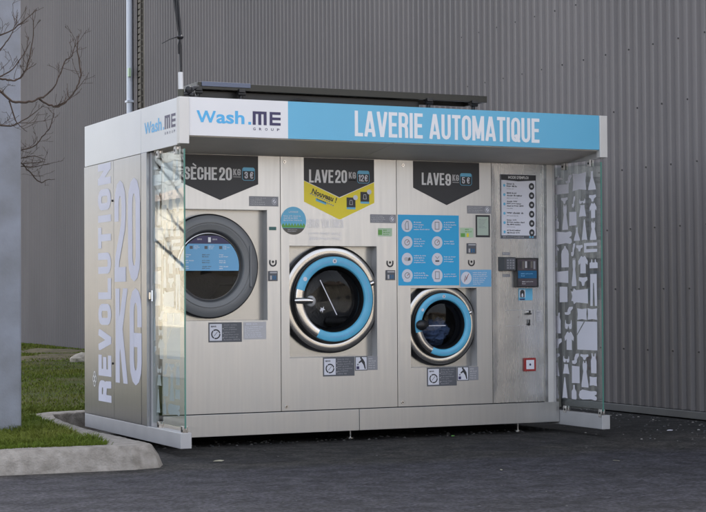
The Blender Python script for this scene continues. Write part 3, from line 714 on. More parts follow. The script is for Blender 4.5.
# ------------------------------------------------------------------ fascia lettering
f = Film(fascia_f); f.block('LAVERIE', 1.405, 1.985, 2.362, 2.556, LETTER, t=.135); f.block('AUTOMATIQUE', 2.043, 3.034, 2.362, 2.556, LETTER, t=.135)
f.build('lettering', fb)
def logo(f, a0, sgn, z0):
    """wordmark: sky blue word, dot, navy letters with small word beneath"""
    X = lambda u: a0 + sgn * u
    f.block('W', X(0), X(.148), z0 + .004, z0 + .090, LOGOBLUE, 0, t=.082)
    f.text('ash', X(.152), X(.372), z0, z0 + .097, LOGOBLUE, 0, .026)
    f.rect(min(X(.402), X(.424)), max(X(.402), X(.424)), z0, z0 + .020, LOGOBLUE)
    h, t_ = .100, .020
    def R_(u0, u1, b0, b1, k=0): f.rect(min(X(u0), X(u1)), max(X(u0), X(u1)), z0 + b0, z0 + b1, NAVY, k * .0002)
    R_(.437, .548, h - t_, h); R_(.437, .461, 0, h, 1); R_(.481, .505, 0, h, 2); R_(.524, .548, 0, h, 1)
    R_(.572, .660, 0, t_); R_(.572, .660, .040, .060, 0); R_(.572, .660, h - t_, h, 0); R_(.572, .594, 0, h, 1)
    n = 5
    for i, ch in enumerate('GROUP'):
        u = .440 + i * .0475; f.text(ch, X(u), X(u + .020), z0 - .040, z0 - .021, NAVY, 0, .02)
f = Film(fascia_f); logo(f, .137, 1, 2.418); f.build('logo', fb)
f = Film(lambda a, b, h: (.004 - h, a, b)); logo(f, .805, -1.08, 2.392)
sidelogo = f.build('logo', K)

# ------------------------------------------------------------------ side lettering
f = Film(side_f)
f.block('20', 1.560, .905, 1.275, 2.080, LILAC, t=.145, gap=.075)
f.block('KG', 1.540, .875, .472, 1.222, LILAC, t=.145, gap=.075)
tmp = Film(lambda a, b, h: (-h, 1.655 + b, a))
tmp.block('REVOLUTION', .300, 2.240, 0, .350, LILAC, t=.26, gap=.10) if False else None
# wide letters running up the wall, drawn on a wider body
def wide(film, text, a0, a1, b0, b1, m, t=.26):
    ws = [.30 if ch == 'I' else .78 for ch in text]; gap = .17; tot = sum(ws) + gap * (len(text) - 1); x = 0; k = 0
    for ch, w in zip(text, ws):
        k = 0
        for st in GLY[ch][1]:
            pts = [(t / 2 + px * (w - t), t / 2 + py * (1 - t)) for px, py in st]
            for q in stroke_polys(pts, t):
                q = clip(clip(clip(clip(q, 0, 0, False), 0, w, True), 1, 0, False), 1, 1, True)
                k += 1
                if len(q) >= 3: film.poly([(a0 + (a1 - a0) * (x + u) / tot, b0 + (b1 - b0) * v) for u, v in q], m, .00005 * k)
        x += w + gap
wide(tmp, 'REVOLUTION', .300, 2.246, 0, .355, LILAC)
for poly_i in range(len(tmp.mb.f)):
    q = [tmp.mb.v[k] for k in tmp.mb.f[poly_i]]; f.mb.add(q, [tuple(range(len(q)))], LILAC)
# little flower-like emblem
for k in range(4):
    f.ring(2.12 + .028 * math.cos(k * PI / 2), .475 + .036 * math.sin(k * PI / 2), .024, .010, LETTER, .0003 * (k + 1))
f.build('lettering', K)
for yy, zz in ((1.612, 1.93), (1.612, .62)):
    part(MB().tube([(0, yy, zz), (-.008, yy, zz)], .009, BLACK, 12), 'lock')

# ------------------------------------------------------------------ glass screens
CLOTHES = [('rect', 0.78, 0.539, 1.997, 2.078), ('hanger', 0.778, 0.627, 2.118, 2.153), ('sock', 0.584, 0.486, 2.078, 2.153), ('cushion', 0.478, 0.271, 2.011, 2.159), ('bell', 0.242, 0.128, 2.007, 2.162), ('bottle', 0.796, 0.709, 1.811, 1.939), ('pants', 0.66, 0.553, 1.913, 1.966), ('dress', 0.645, 0.551, 1.694, 1.908), ('sock', 0.49, 0.439, 1.874, 1.97), ('bra', 0.385, 0.281, 1.9, 1.941), ('skirt', 0.386, 0.275, 1.793, 1.891), ('pants', 0.232, 0.126, 1.91, 1.966), ('shirt', 0.225, 0.12, 1.775, 1.899), ('rect', 0.534, 0.421, 1.724, 1.841), ('vest', 0.807, 0.689, 1.707, 1.795), ('onesie', 0.809, 0.495, 1.571, 1.684), ('bell', 0.465, 0.373, 1.597, 1.71), ('cone', 0.351, 0.257, 1.598, 1.769), ('dress', 0.224, 0.123, 1.596, 1.748), ('shirt', 0.81, 0.701, 1.479, 1.563), ('coat', 0.668, 0.539, 1.379, 1.558), ('sock', 0.509, 0.446, 1.468, 1.578), ('pants', 0.433, 0.329, 1.507, 1.561), ('fold', 0.312, 0.117, 1.496, 1.575), ('bag', 0.812, 0.725, 1.382, 1.44), ('dress', 0.503, 0.428, 1.221, 1.456), ('shirt', 0.402, 0.257, 1.325, 1.469), ('bag', 0.233, 0.111, 1.365, 1.439), ('shirtside', 0.792, 0.555, 1.241, 1.357), ('pants', 0.396, 0.264, 1.221, 1.295), ('sock', 0.811, 0.737, 1.092, 1.219), ('rect', 0.695, 0.57, 1.086, 1.218), ('shirtside', 0.513, 0.26, 1.07, 1.203), ('trousers', 0.225, 0.126, 1.057, 1.318), ('vest', 0.804, 0.672, 0.824, 0.999), ('sock', 0.618, 0.489, 0.98, 1.05), ('bra', 0.62, 0.502, 0.86, 0.939), ('shirt', 0.623, 0.478, 0.688, 0.841), ('pants', 0.818, 0.665, 0.697, 0.782), ('cushion', 0.424, 0.278, 0.941, 1.037), ('cushion', 0.268, 0.125, 0.943, 1.038), ('sheet', 0.427, 0.128, 0.695, 0.928), ('pants', 0.82, 0.703, 0.592, 0.654), ('skirt', 0.821, 0.705, 0.462, 0.578), ('bra', 0.651, 0.547, 0.581, 0.636), ('skirt', 0.653, 0.549, 0.486, 0.569), ('sock', 0.511, 0.404, 0.572, 0.663), ('rect', 0.514, 0.396, 0.414, 0.558), ('pants', 0.384, 0.259, 0.612, 0.659), ('dress', 0.371, 0.261, 0.387, 0.604), ('vest', 0.23, 0.136, 0.508, 0.671), ('cushion', 0.247, 0.139, 0.404, 0.48), ('dress', 0.824, 0.718, 0.273, 0.451), ('cone', 0.671, 0.577, 0.281, 0.457), ('bottle', 0.526, 0.439, 0.28, 0.399), ('onesie', 0.409, 0.141, 0.285, 0.367)]
def mir(h): return h + [(1 - a, b) for a, b in reversed(h)]
SH = {
 'rect': [(0, 0), (1, .02), (1, .98), (.02, 1)],
 'cushion': [(0, 0), (.5, .07), (1, 0), (.95, .5), (1, 1), (.5, .93), (0, 1), (.05, .5)],
 'dress': mir([(.5, 0), (.04, .0), (.02, .10), (.28, .60), (.22, .70), (.20, .86), (.30, 1), (.38, 1), (.42, .92)]),
 'bell': mir([(.5, 0), (0, .0), (.04, .16), (.34, .62), (.38, .80), (.36, 1), (.46, .97)]),
 'cone': mir([(.5, .03), (.06, .0), (.40, .92), (.42, 1)]),
 'bottle': mir([(.5, 0), (.12, 0), (.06, .10), (.08, .55), (.34, .74), (.36, 1), (.5, 1)]),
 'vest': mir([(.5, 0), (.08, 0), (.06, .62), (.20, .78), (.16, 1), (.32, 1), (.38, .84)]),
 'coat': mir([(.5, 0), (.06, 0), (.04, .62), (.12, .78), (.36, .90), (.42, 1)]),
 'shirt': mir([(.5, 0), (.22, 0), (.22, .58), (.04, .48), (0, .70), (.26, .97), (.40, 1), (.46, .93)]),
 'skirt': mir([(.5, .04), (.02, 0), (.22, .82), (.22, 1), (.5, .98)]),
 'pants': mir([(.5, 0), (.38, .02), (.30, .42), (0, .66), (.04, 1), (.5, .94)]),
 'bra': mir([(.5, .42), (.38, .02), (.10, .06), (.04, .36), (.10, 1), (.16, .98), (.20, .62), (.44, .54)]),
 'sock': [(.05, .05), (.45, 0), (.70, .18), (.72, .45), (1, .78), (.98, 1), (.55, .95), (.36, .60), (.34, .36), (0, .30)],
 'bag': mir([(.5, 0), (.0, 0), (.02, .60), (.20, .68), (.24, 1), (.34, .98), (.36, .64)]),
 'fold': [(0, 0), (1, .02), (1, .34), (.18, .34), (.18, .66), (1, .66), (1, 1), (0, .98)],
 'shirtside': [(0, .20), (.10, .20), (.16, 0), (.30, .12), (1, .05), (1, .95), (.30, .88), (.16, 1), (.10, .80), (0, .80), (.06, .5)],
 'onesie': [(0, .42), (.05, .82), (.20, 1), (.70, .90), (.92, .96), (1, .86), (.98, .62), (.86, .50), (.98, .40), (1, .14), (.92, .02), (.70, .10), (.20, 0), (.05, .12)],
 'trousers': [(0, 0), (.34, 0), (.44, .72), (.56, .72), (.66, 0), (1, 0), (.98, 1), (.02, 1)],
 'hanger': [(0, 0), (1, 0), (1, .22), (.56, .6), (.56, 1), (.44, 1), (.44, .6), (0, .22)],
}
def screen(xg, out, dy, film_m, ymax):
    root = MB().box(xg - .005, xg + .005, .012, ymax, .205, 2.225, GLASS).build('glass_screen', K)
    MB().box(xg - .0055, xg + .0055, .006, .0115, .205, 2.225, GEDGE).build('glass_edge', root)
    f = Film(lambda a, b, h: (xg + out * (.005 + h), a, b), .0008)
    for kind, ya, yb, za, zb_ in CLOTHES:
        ya += dy; yb += dy
        if kind == 'sheet':
            pts = [(0, 0), (1, 0), (1, 1), (.40, 1), (0, .50)]; f.poly([(ya + (yb - ya) * u, za + (zb_ - za) * v) for u, v in pts], film_m)
            pts = [(0, .56), (.34, 1), (0, 1)]; f.poly([(ya + (yb - ya) * u, za + (zb_ - za) * v) for u, v in pts], film_m); continue
        f.poly([(ya + (yb - ya) * u, za + (zb_ - za) * v) for u, v in SH[kind]], film_m)
    f.build('clothes_decal', root)
    for cy, cz_, hh in ((.165, 2.232, .035), (.560, 2.232, .035), (.030, .198, .04), (.560, .198, .035)):
        MB().box(xg - .020, xg - .0065, cy - .022, cy + .022, cz_ - hh, cz_ + .022, CAPWHITE if cz_ > 1 else CHROME).box(xg + .0065, xg + .020, cy - .022, cy + .022, cz_ - hh, cz_ + .022, CAPWHITE if cz_ > 1 else CHROME).box(xg - .0065, xg + .0065, cy - .018, cy + .018, cz_ - .001 if cz_ > 1 else cz_ - hh, cz_ + .020 if cz_ > 1 else .206, CHROME).tube([(xg - .021, cy, cz_ - .008), (xg - .024, cy, cz_ - .008)], .009, BLACK, 10).build('clip', root, .002)
    return root
FROST = mat('frosted_vinyl', (.84, .82, .88), .6, var=.03)
sl = screen(.040, 1, 0, FROST, .720)
sr = screen(3.612, -1, -.05, FROST, .755)
for xg in (.032, 3.592):
    part(MB().box(xg - .022, xg + .012, .700, .752, 1.135, 1.190, CHROME).tube([(xg - .005, .70, 1.12), (xg - .005, .70, 1.205)], .010, CHROME, 12), 'hinge', .002)

# ================================================================== roof equipment
S = empty('solar_panel', 'thin dark solar panel lying on clamp feet on the kiosk roof edge', 'solar panel')
S.location = (0, 0, 0)
MB().box(.185, 2.62, .12, .145, 2.678, 2.730, SOLAR).box(.185, .21, .145, .45, 2.678, 2.730, SOLAR).box(2.595, 2.62, .145, .45, 2.678, 2.730, SOLAR).box(.185, 2.62, .45, .475, 2.678, 2.730, SOLAR).build('frame', S, .003)
MB().box(.211, 2.594, .146, .449, 2.716, 2.726, SOLARTOP).build('panel_sheet', S)
MB().box(.215, .60, .112, .1195, 2.700, 2.734, mat('painted_reflection', (.10, .12, .18), .3)).build('edge_reflection', S, .002)  # bluish reflection on the left frame edge, put in as a coloured strip
for fx in (.19, .53, 2.10, 2.50):
    MB().box(fx - .025, fx + .025, .10, .17, 2.665, 2.690, BLACK).tube([(fx, .135, 2.602), (fx, .135, 2.67)], .016, BLACK, 12).tube([(fx - .03, .12, 2.655), (fx + .03, .12, 2.655)], .014, BLACK, 12).box(fx - .03, fx + .03, .10, .17, 2.602, 2.612, BLACK).build('clamp_foot', S, .002)
MB().box(.20, 2.05, .19, .44, 2.608, 2.677, BLACK).tube([(.24, .24, 2.62), (2.02, .24, 2.62)], .018, CABLE, 10).build('cable_tray', S, .01)
cb = []
for i in range(13):
    t_ = i / 12; cb.append((.90 + .26 * t_, .15, 2.60 + .040 * math.sin(PI * t_)))
MB().tube(cb, .006, CABLE, 8).build('cable_loop', S)

Cc = empty('cable_mast', 'short white conduit with tied black cables rising from the kiosk roof corner', 'cables')
MB().tube([(.048, .10, 2.605), (.047, .10, 2.665)], .024, mat('olive_collar', (.06, .06, .045), .5), 16).build('collar', Cc)
MB().tube([(.048, .10, 2.66), (.046, .10, 2.79)], .018, CONDUIT, 16).build('conduit', Cc)
top = [(-.30, .35, 6.0), (-.62, .80, 7.2), (-.86, 1.20, 7.6)]
MB().tube([(.047, .10, 2.785), (.040, .10, 2.98), (.036, .10, 3.04), (.015, .10, 3.30), (-.06, .14, 4.2)] + top, .008, CABLE, 8).build('cable', Cc)
MB().tube([(.050, .10, 2.785), (.048, .10, 2.98), (.036, .095, 3.05), (.000, .10, 3.30), (-.09, .14, 4.2)] + [(a, b + .02, c) for a, b, c in top], .008, CABLE, 8).build('cable', Cc)
MB().tube([(.043, .09, 2.785), (.036, .09, 2.98), (.046, .09, 3.06), (.030, .10, 3.30), (-.03, .14, 4.2)] + [(a + .02, b, c) for a, b, c in top], .007, CABLE, 8).build('cable', Cc)
MB().ball((.042, .095, 3.045), .024, CABLE, 12, 1.1, 1, .8).tube([(.042, .09, 3.04), (.02, .07, 3.045), (-.05, .06, 3.02), (-.11, .06, 2.985)], [.005, .005, .004, .003], CABLE, 6).tube([(.035, .09, 3.03), (.022, .08, 2.98), (.024, .08, 2.92)], .005, CABLE, 6).build('cable_tie', Cc)
MB().tube([(.06, .10, 2.63), (.11, .10, 2.645), (.15, .11, 2.68), (.19, .12, 2.69)], .018, CABLE, 10).ball((.105, .09, 2.665), .030, CABLE, 12).ball((.13, .10, 2.630), .026, CABLE, 12).tube([(.07, .1, 2.62), (.17, .1, 2.615)], .012, CABLE, 8).build('cable_gland', Cc)

# ================================================================== laundry in the small drum
r_ = random.Random(3)
bm = bmesh.new(); bmesh.ops.create_icosphere(bm, subdivisions=5, radius=1)
from mathutils import noise as mnoise
for v in bm.verts:
    c = v.co.copy(); k = 1 + .30 * mnoise.noise(c * 1.8) + .22 * mnoise.noise(c * 4.2) + .10 * (1 - abs(mnoise.noise(c * 8)) * 4)
    v.co = Vector((2.515 + c.x * .150 * k, P + .27 + c.y * .135 * k, .835 + c.z * .105 * k + .035 * c.x))
me = bpy.data.meshes.new('blue_laundry'); bm.to_mesh(me); bm.free(); me.materials.append(JEANS)
for p_ in me.polygons: p_.use_smooth = True
lo = bpy.data.objects.new('blue_laundry', me); C.objects.link(lo); tag(lo, 'crumpled blue clothes inside the drum of the small washer', 'laundry')

# ================================================================== warehouse
WX = 5.35; Y0, Y1 = -4.0, 47.; HT = 8.7
B = empty('metal_warehouse', 'tall warehouse clad in grey ribbed metal sheet behind the kiosk', 'warehouse')
per = .133
rs_ = random.Random(17)
CLADS = [CLAD] + [mat('grey_cladding_sheet', tuple(c * k for c in (.178, .164, .162)), r_0, .0, spec=.3, var=.09, vscale=.9, bump=.5, bscale=.8, stretch=(1, .5, .35), detail=8) for k, r_0 in ((.93, .46), (1.06, .55))]
def clad(ya, yb):
    mb = MB(); prof = []; y = ya
    while y < yb - per * .5:
        prof += [(y, 0.), (y + .078, 0.), (y + .098, -.028), (y + .116, -.028)]; y += per
    prof.append((y, 0.))
    n = len(prof); zs = (.085, HT); sh = [rs_.uniform(-.003, .003) for _ in range(n)]
    for i in range(n - 1):
        q = i // 32; o_ = sh[q]; (ya_, da), (yb_, db) = prof[i], prof[i + 1]
        mb.add([(WX + da + o_, ya_, zs[0]), (WX + db + o_, yb_, zs[0]), (WX + db + o_, yb_ + (.002 if i % 32 == 31 else 0), zs[1]), (WX + da + o_, ya_, zs[1])], [(0, 1, 2, 3)], CLADS[int(abs(sh[q]) * 1e6) % 3])
    return mb, y
mb1, yend = clad(Y0, 16.9)
# screws: every third rib, staggered by rows
for r0 in range(14):
    z = .62 + .578 * r0; k = 0
    y = Y0 + per * (1 + r0 % 3) + .108
    while y < 5.6:
        mb1.tube([(WX - .027, y, z), (WX - .035, y, z)], .008, BLACK, 6); y += per * 3
mb1.build('cladding', B)
mb2, _ = clad(17.35, Y1); mb2.build('cladding', B)
MB().box(WX + .034, WX + .12, yend, 17.36, .085, HT, RUST).build('cable_channel', B)
rg = MB(); z = .3
while z < 8: rg.box(WX + .012, WX + .033, 17.16, 17.34, z, z + .085, RUST); z += .11
rg.box(WX - .01, WX + .01, 17.13, 17.15, .1, HT, RUST); rg.build('channel_rungs', B)
MB().tube([(WX - .075, 17.56, .1), (WX - .075, 17.56, HT)], .055, PIPEW, 20).build('downpipe', B)
for z in (1.8, 4.6, 7.4): MB().box(WX - .14, WX - .0, 17.49, 17.63, z, z + .035, PIPEW).build('pipe_clip', B)
MB().box(WX - .13, WX - .09, 17.42, 17.50, 5.05, 5.20, PALEGREEN).build('small_tag', B)
MB().box(WX - .045, WX + .05, Y0, Y1, .012, .080, mat('base_flashing', (.10, .10, .098), .5, var=.1)).build('base_flashing', B, .004)
MB().box(WX + .13, 24, Y0 + .01, Y1 - .01, 0, HT - .02, CLAD).build('wall', B)
MB().box(WX - .08, 24.1, Y0 - .1, Y1 + .1, HT, HT + .25, CLAD).build('roof', B)

# ================================================================== ground, island, kerb
g = MB().add([(-1500, -1500, 0), (1500, -1500, 0), (1500, 1500, 0), (-1500, 1500, 0)], [(0, 1, 2, 3)], ASPH).build('ground'); tag(g, kind='structure')
yd = MB().add([(-60, 5, .150), (-3.2, 5, .150), (-2.2, 14, .150), (-1.0, 47, .150), (-60, 60, .150)], [(0, 1, 2, 3, 4)], mat('yard_gravel', (.19, .17, .13), .95, var=.2, vscale=.7, bump=.4)).build('yard'); tag(yd, kind='structure')
fc = MB().add([(-16, -60, .004), (30, -60, .004), (30, -8.2, .004), (-16, -8.2, .004)], [(0, 1, 2, 3)], mat('bounce_concrete', (.30, .285, .26), .9, var=.12, vscale=1.5, bump=.3)).build('bounce_ground'); tag(fc, kind='structure')  # unseen pale sheet, added to bounce sunlight onto the fronts and soffit
# kerb outline (outer top edge) from far left along the front, round the nose, back beside the kiosk and behind it
otop = [(-8.0, -.38), (-4.0, -.46), (-2.4, -.50), (-1.45, -.52), (-.85, -.56), (-.57, -.575), (-.43, -.54), (-.385, -.43), (-.385, -.20), (-.40, .3), (-.405, 1.0), (-.36, 1.7), (-.30, 2.25), (-.21, 2.66), (-.05, 2.80), (.20, 2.90), (1.2, 3.05), (3.0, 3.2), (5.26, 3.30)]
inn = [(-8.0, -.18), (-4.0, -.27), (-2.4, -.33), (-1.45, -.36), (-.95, -.40), (-.72, -.42), (-.66, -.38), (-.63, -.28), (-.63, -.10), (-.62, .35), (-.59, 1.0), (-.52, 1.7), (-.45, 2.3), (-.38, 2.78), (-.18, 2.99), (.16, 3.08), (1.2, 3.21), (3.0, 3.35), (5.26, 3.45)]
obot = []
for i, (x, y) in enumerate(otop):
    a = otop[max(0, i - 1)]; b = otop[min(len(otop) - 1, i + 1)]; d = Vector((b[0] - a[0], b[1] - a[1])).normalized(); nrm = Vector((d.y, -d.x))
    k = .11 if y < -.3 and x < -.3 else .04
    obot.append((x + nrm.x * k, y + nrm.y * k))
def resample(pl, n=260):
    L = [0]
    for i in range(1, len(pl)): L.append(L[-1] + math.dist(pl[i], pl[i - 1]))
    out = []; j = 0
    for k in range(n):
        s_ = k / (n - 1)  # same parameter for every rail: interpolate by index
        u = s_ * (len(pl) - 1); i = min(int(u), len(pl) - 2); t_ = u - i
        out.append((pl[i][0] * (1 - t_) + pl[i + 1][0] * t_, pl[i][1] * (1 - t_) + pl[i + 1][1] * t_))
    return out
n = 900
ro, ri, rb = resample(otop, n), resample(inn, n), resample(obot, n)
rails = []
for t_, z in ((0, -.02), (.38, .075), (.80, .140), (.93, .150)):  # battered worn face
    rails.append([((b[0] * (1 - t_) + o[0] * t_), (b[1] * (1 - t_) + o[1] * t_), z) for o, b in zip(ro, rb)])
rails.append([(o[0] * .96 + i_[0] * .04, o[1] * .96 + i_[1] * .04, .1535) for o, i_ in zip(ro, ri)])
rails.append([(o[0] * .6 + i_[0] * .4, o[1] * .6 + i_[1] * .4, .155) for o, i_ in zip(ro, ri)])
rails.append([(i_[0], i_[1], .153) for i_ in ri])
rails.append([(i_[0] * 1.05 - o[0] * .05, i_[1] * 1.05 - o[1] * .05, .10) for o, i_ in zip(ro, ri)])
vs = []
for r in rails:
    for (x, y, z) in r:
        q = mnoise.noise(Vector((x * 5, y * 5, z * 9))) * .003 + mnoise.noise(Vector((x * 26, y * 26, z * 26))) * .0035
        vs.append((x + q, y + q, z + q * .6 if z > 0 else z))
kb = MB().add(vs, [(r * n + i, r * n + i + 1, (r + 1) * n + i + 1, (r + 1) * n + i) for r in range(len(rails) - 1) for i in range(n - 1)], KERB, True)
ko = kb.build('kerb', smooth_angle=70); tag(ko, kind='structure')
lawn_poly = [(x, y) for x, y in ri] + [(5.30, 3.5), (5.30, 48), (-40, 48), (-40, -.2)]
lw = MB(); lw.add([(x, y, .135) for x, y in lawn_poly], [tuple(range(len(lawn_poly)))], LAWN)
lo = lw.build('lawn'); tag(lo, kind='structure')

# grass
def in_poly(x, y, pl):
    c = False; j = len(pl) - 1
    for i in range(len(pl)):
        if (pl[i][1] > y) != (pl[j][1] > y) and x < (pl[j][0] - pl[i][0]) * (y - pl[i][1]) / (pl[j][1] - pl[i][1]) + pl[i][0]: c = not c
        j = i
    return c
small = [(x, y) for x, y in inn] + [(5.30, 3.5), (5.30, 48), (-40, 48), (-40, -.2)]
gv, gf = [], []
rg_ = random.Random(11)
def blade(x, y, h, w, lean):
    a = rg_.uniform(0, 2 * PI); b = rg_.uniform(0, 2 * PI); dx_, dy_ = math.cos(a) * w, math.sin(a) * w; lx, ly = math.cos(b) * lean * h, math.sin(b) * lean * h
    o = len(gv); gv.extend([(x - dx_, y - dy_, .13), (x + dx_, y + dy_, .13), (x + lx * .4 + dx_ * .6, y + ly * .4 + dy_ * .6, .13 + h * .6), (x + lx * .4 - dx_ * .6, y + ly * .4 - dy_ * .6, .13 + h * .6), (x + lx, y + ly, .13 + h * (1 - lean * .35))])
    gf.extend([(o, o + 1, o + 2, o + 3), (o + 3, o + 2, o + 4)])
def scatter(n, x0, x1, y0, y1, h0, h1, w, clump=1.2):
    k = 0; tries = 0
    while k < n and tries < n * 6:
        tries += 1; x, y = rg_.uniform(x0, x1), rg_.uniform(y0, y1)
        if not in_poly(x, y, small): continue
        q = mnoise.noise(Vector((x * clump, y * clump, 2.))) + .5 * mnoise.noise(Vector((x * clump * 4, y * clump * 4, 5.)))
        if q < rg_.uniform(-.75, -.1): continue
        blade(x, y, h0 + (h1 - h0) * max(0, min(1, .45 + q * .9 + rg_.uniform(-.2, .2))), w, rg_.uniform(.3, 1.1)); k += 1
scatter(17000, -2.6, -.5, -.42, 1.2, .035, .12, .0032, 2.2)
scatter(8000, -1.0, -.3, 1.0, 3.0, .035, .12, .0036, 2.2)
scatter(3500, -.5, 1.5, 2.85, 3.9, .02, .07, .004)
scatter(26000, -1.0, 4.0, 3.1, 13, .02, .06, .005, .8)
scatter(22000, 1., 5.2, 13, 28, .02, .06, .009, .5)
scatter(11000, -8.0, -2.6, -.3, 4.5, .03, .10, .005, 2.2)
# overhanging tufts along the front kerb
for i in range(900):
    u = rg_.random(); x = -2.6 + u * 1.95; y = -.385 - .02 * rg_.random(); blade(x, y + (x + 1.45) * -.03, rg_.uniform(.03, .08), .003, 1.1)
me = bpy.data.meshes.new('grass'); me.from_pydata(gv, [], gf); me.materials.append(GRASSM); me.update()
go = bpy.data.objects.new('grass', me); C.objects.link(go); tag(go, 'short green grass growing on the island and lawn beside the kiosk', 'grass', kind='stuff')

# bare earth patches and stone
for k, (x, y, rx_, ry_) in enumerate(((3.0, 15.7, .9, .8), (3.75, 16.6, .8, .7), (4.3, 19.2, .7, 1.3))):
    pl = [(x + rx_ * math.cos(a) * (1 + .3 * mnoise.noise(Vector((math.cos(a) * 2, math.sin(a) * 2, k)))), y + ry_ * math.sin(a) * (1 + .3 * mnoise.noise(Vector((math.cos(a) * 2, math.sin(a) * 2, k + 9))))) for a in [i * 2 * PI / 28 for i in range(28)]]
    mb = MB(); mb.add([(x, y, .19)] + [(x + (a - x) * .5, y + (b - y) * .5,   .165 + .03 * mnoise.noise(Vector((a * 3, b * 3, 1)))) for a, b in pl] + [(a, b, .13) for a, b in pl], [(0, 1 + i, 1 + (i + 1) % 28) for i in range(28)] + [(1 + i, 29 + i, 29 + (i + 1) % 28, 1 + (i + 1) % 28) for i in range(28)], mat('bare_earth', (.13, .105, .05), .95, var=.4, vscale=5, bump=.8), True)
    o = mb.build('earth_mound'); tag(o, kind='structure')
bm = bmesh.new(); bmesh.ops.create_icosphere(bm, subdivisions=3, radius=1)
for v in bm.verts:
    c = v.co.copy(); k = 1 + .3 * mnoise.noise(c * 1.5); v.co = Vector((3.44 + c.x * .20 * k, 14.2 + c.y * .18 * k, .16 + c.z * .12 * k))
me = bpy.data.meshes.new('boulder'); bm.to_mesh(me); bm.free(); me.materials.append(STONE)
o = bpy.data.objects.new('boulder', me); C.objects.link(o); tag(o, 'pale rounded stone on the lawn at the far corner of the kiosk', 'stone')

# litter of pebbles and leaf scraps on the asphalt
GRIT = mat('grit', (.10, .095, .09), .9, var=.3)
mb = MB(); r_ = random.Random(5)
def pebble(x, y, s_, m):
    vs = []
    for i in range(6):
        a = i * PI / 3 + r_.uniform(-.3, .3); vs.append((x + s_ * math.cos(a) * r_.uniform(.7, 1.2), y + s_ * math.sin(a) * r_.uniform(.7, 1.2), .0))
    tops = [(x + (v[0] - x) * .55, y + (v[1] - y) * .55, s_ * r_.uniform(.35, .6)) for v in vs]
    mb.add(vs + tops, [(i, (i + 1) % 6, 6 + (i + 1) % 6, 6 + i) for i in range(6)] + [tuple(range(6, 12))], m)
for i in range(150):
    x = r_.uniform(-.2, 3.6); y = P + .05 + abs(r_.gauss(0, .22)); pebble(x, y, r_.uniform(.005, .016), r_.choice((GRIT, DGREYPL, GRIT)))
for i in range(230):
    y = r_.uniform(-1.0, 3.2); x = r_.uniform(3.5, 5.25); x = max(x, 5.28 - abs(r_.gauss(0, .5))) if i % 2 else x; pebble(x, y, r_.uniform(.005, .014), r_.choice((DGREYPL, GRIT, DGREYPL, GRIT, CONC)))
for i in range(60): pebble(r_.uniform(-2, 5), r_.uniform(-4, .5), r_.uniform(.003, .009), r_.choice((DGREYPL, GRIT, GRIT)))
o = mb.build('gravel'); tag(o, 'scattered pebbles and grit on the dark asphalt around the kiosk', 'gravel', kind='stuff')
def leaf(x, y, s_, a, m, lab):
    f_ = MB(); pts = [(-1, 0, .1), (-.4, .32, .25), (.4, .28, .3), (1, 0, .15), (.4, -.3, .05), (-.4, -.34, .12)]
    vs = [(x + s_ * (px * math.cos(a) - py * math.sin(a)), y + s_ * (px * math.sin(a) + py * math.cos(a)), .004 + pz * s_ * .6) for px, py, pz in pts]
    f_.add(vs + [(p_[0], p_[1], p_[2] + .002) for p_ in vs], [(0, 1, 2, 3, 4, 5), (6, 7, 8, 9, 10, 11)] + [(i, (i + 1) % 6, 6 + (i + 1) % 6, 6 + i) for i in range(6)], m)
    o = f_.build('leaf'); tag(o, lab, 'leaf', 'scraps of leaf on the asphalt')
leaf(.12, -.45, .045, .2, LEAF, 'pale flat scrap lying on the asphalt before the dryer')
leaf(3.05, .95, .030, 1.2, GREENL, 'small green leaf beneath the small washer') if False else leaf(2.55, .60, .03, .6, GREENL, 'small green leaf under the front of the small washer')
leaf(1.55, -1.9, .025, 1.0, LEAF, 'tiny pale leaf on the grey asphalt in the foreground')
leaf(2.55, -1.75, .028, 2.0, LEAF, 'buff leaf scrap on the asphalt below the payment front')
leaf(4.4, .2, .035, .1, PAPER, 'thin white scrap on the black ground right of the kiosk')

# ================================================================== concrete pole
pole = MB(); px0, px1, py0, py1 = -1.27, -.90, 1.0, 1.36
pole.box(px0, px1 , py0, py1, .10, 9.6, POLEC)
po = pole.build('concrete_pole', None, .018); tag(po, 'thick pale grey concrete pole standing in the grass left of the kiosk', 'pole')
MB().box(-1.12, -1.09, py0 - .006, py0 - .0005, .3, 9.5, POLEC).build('cast_rib', po)

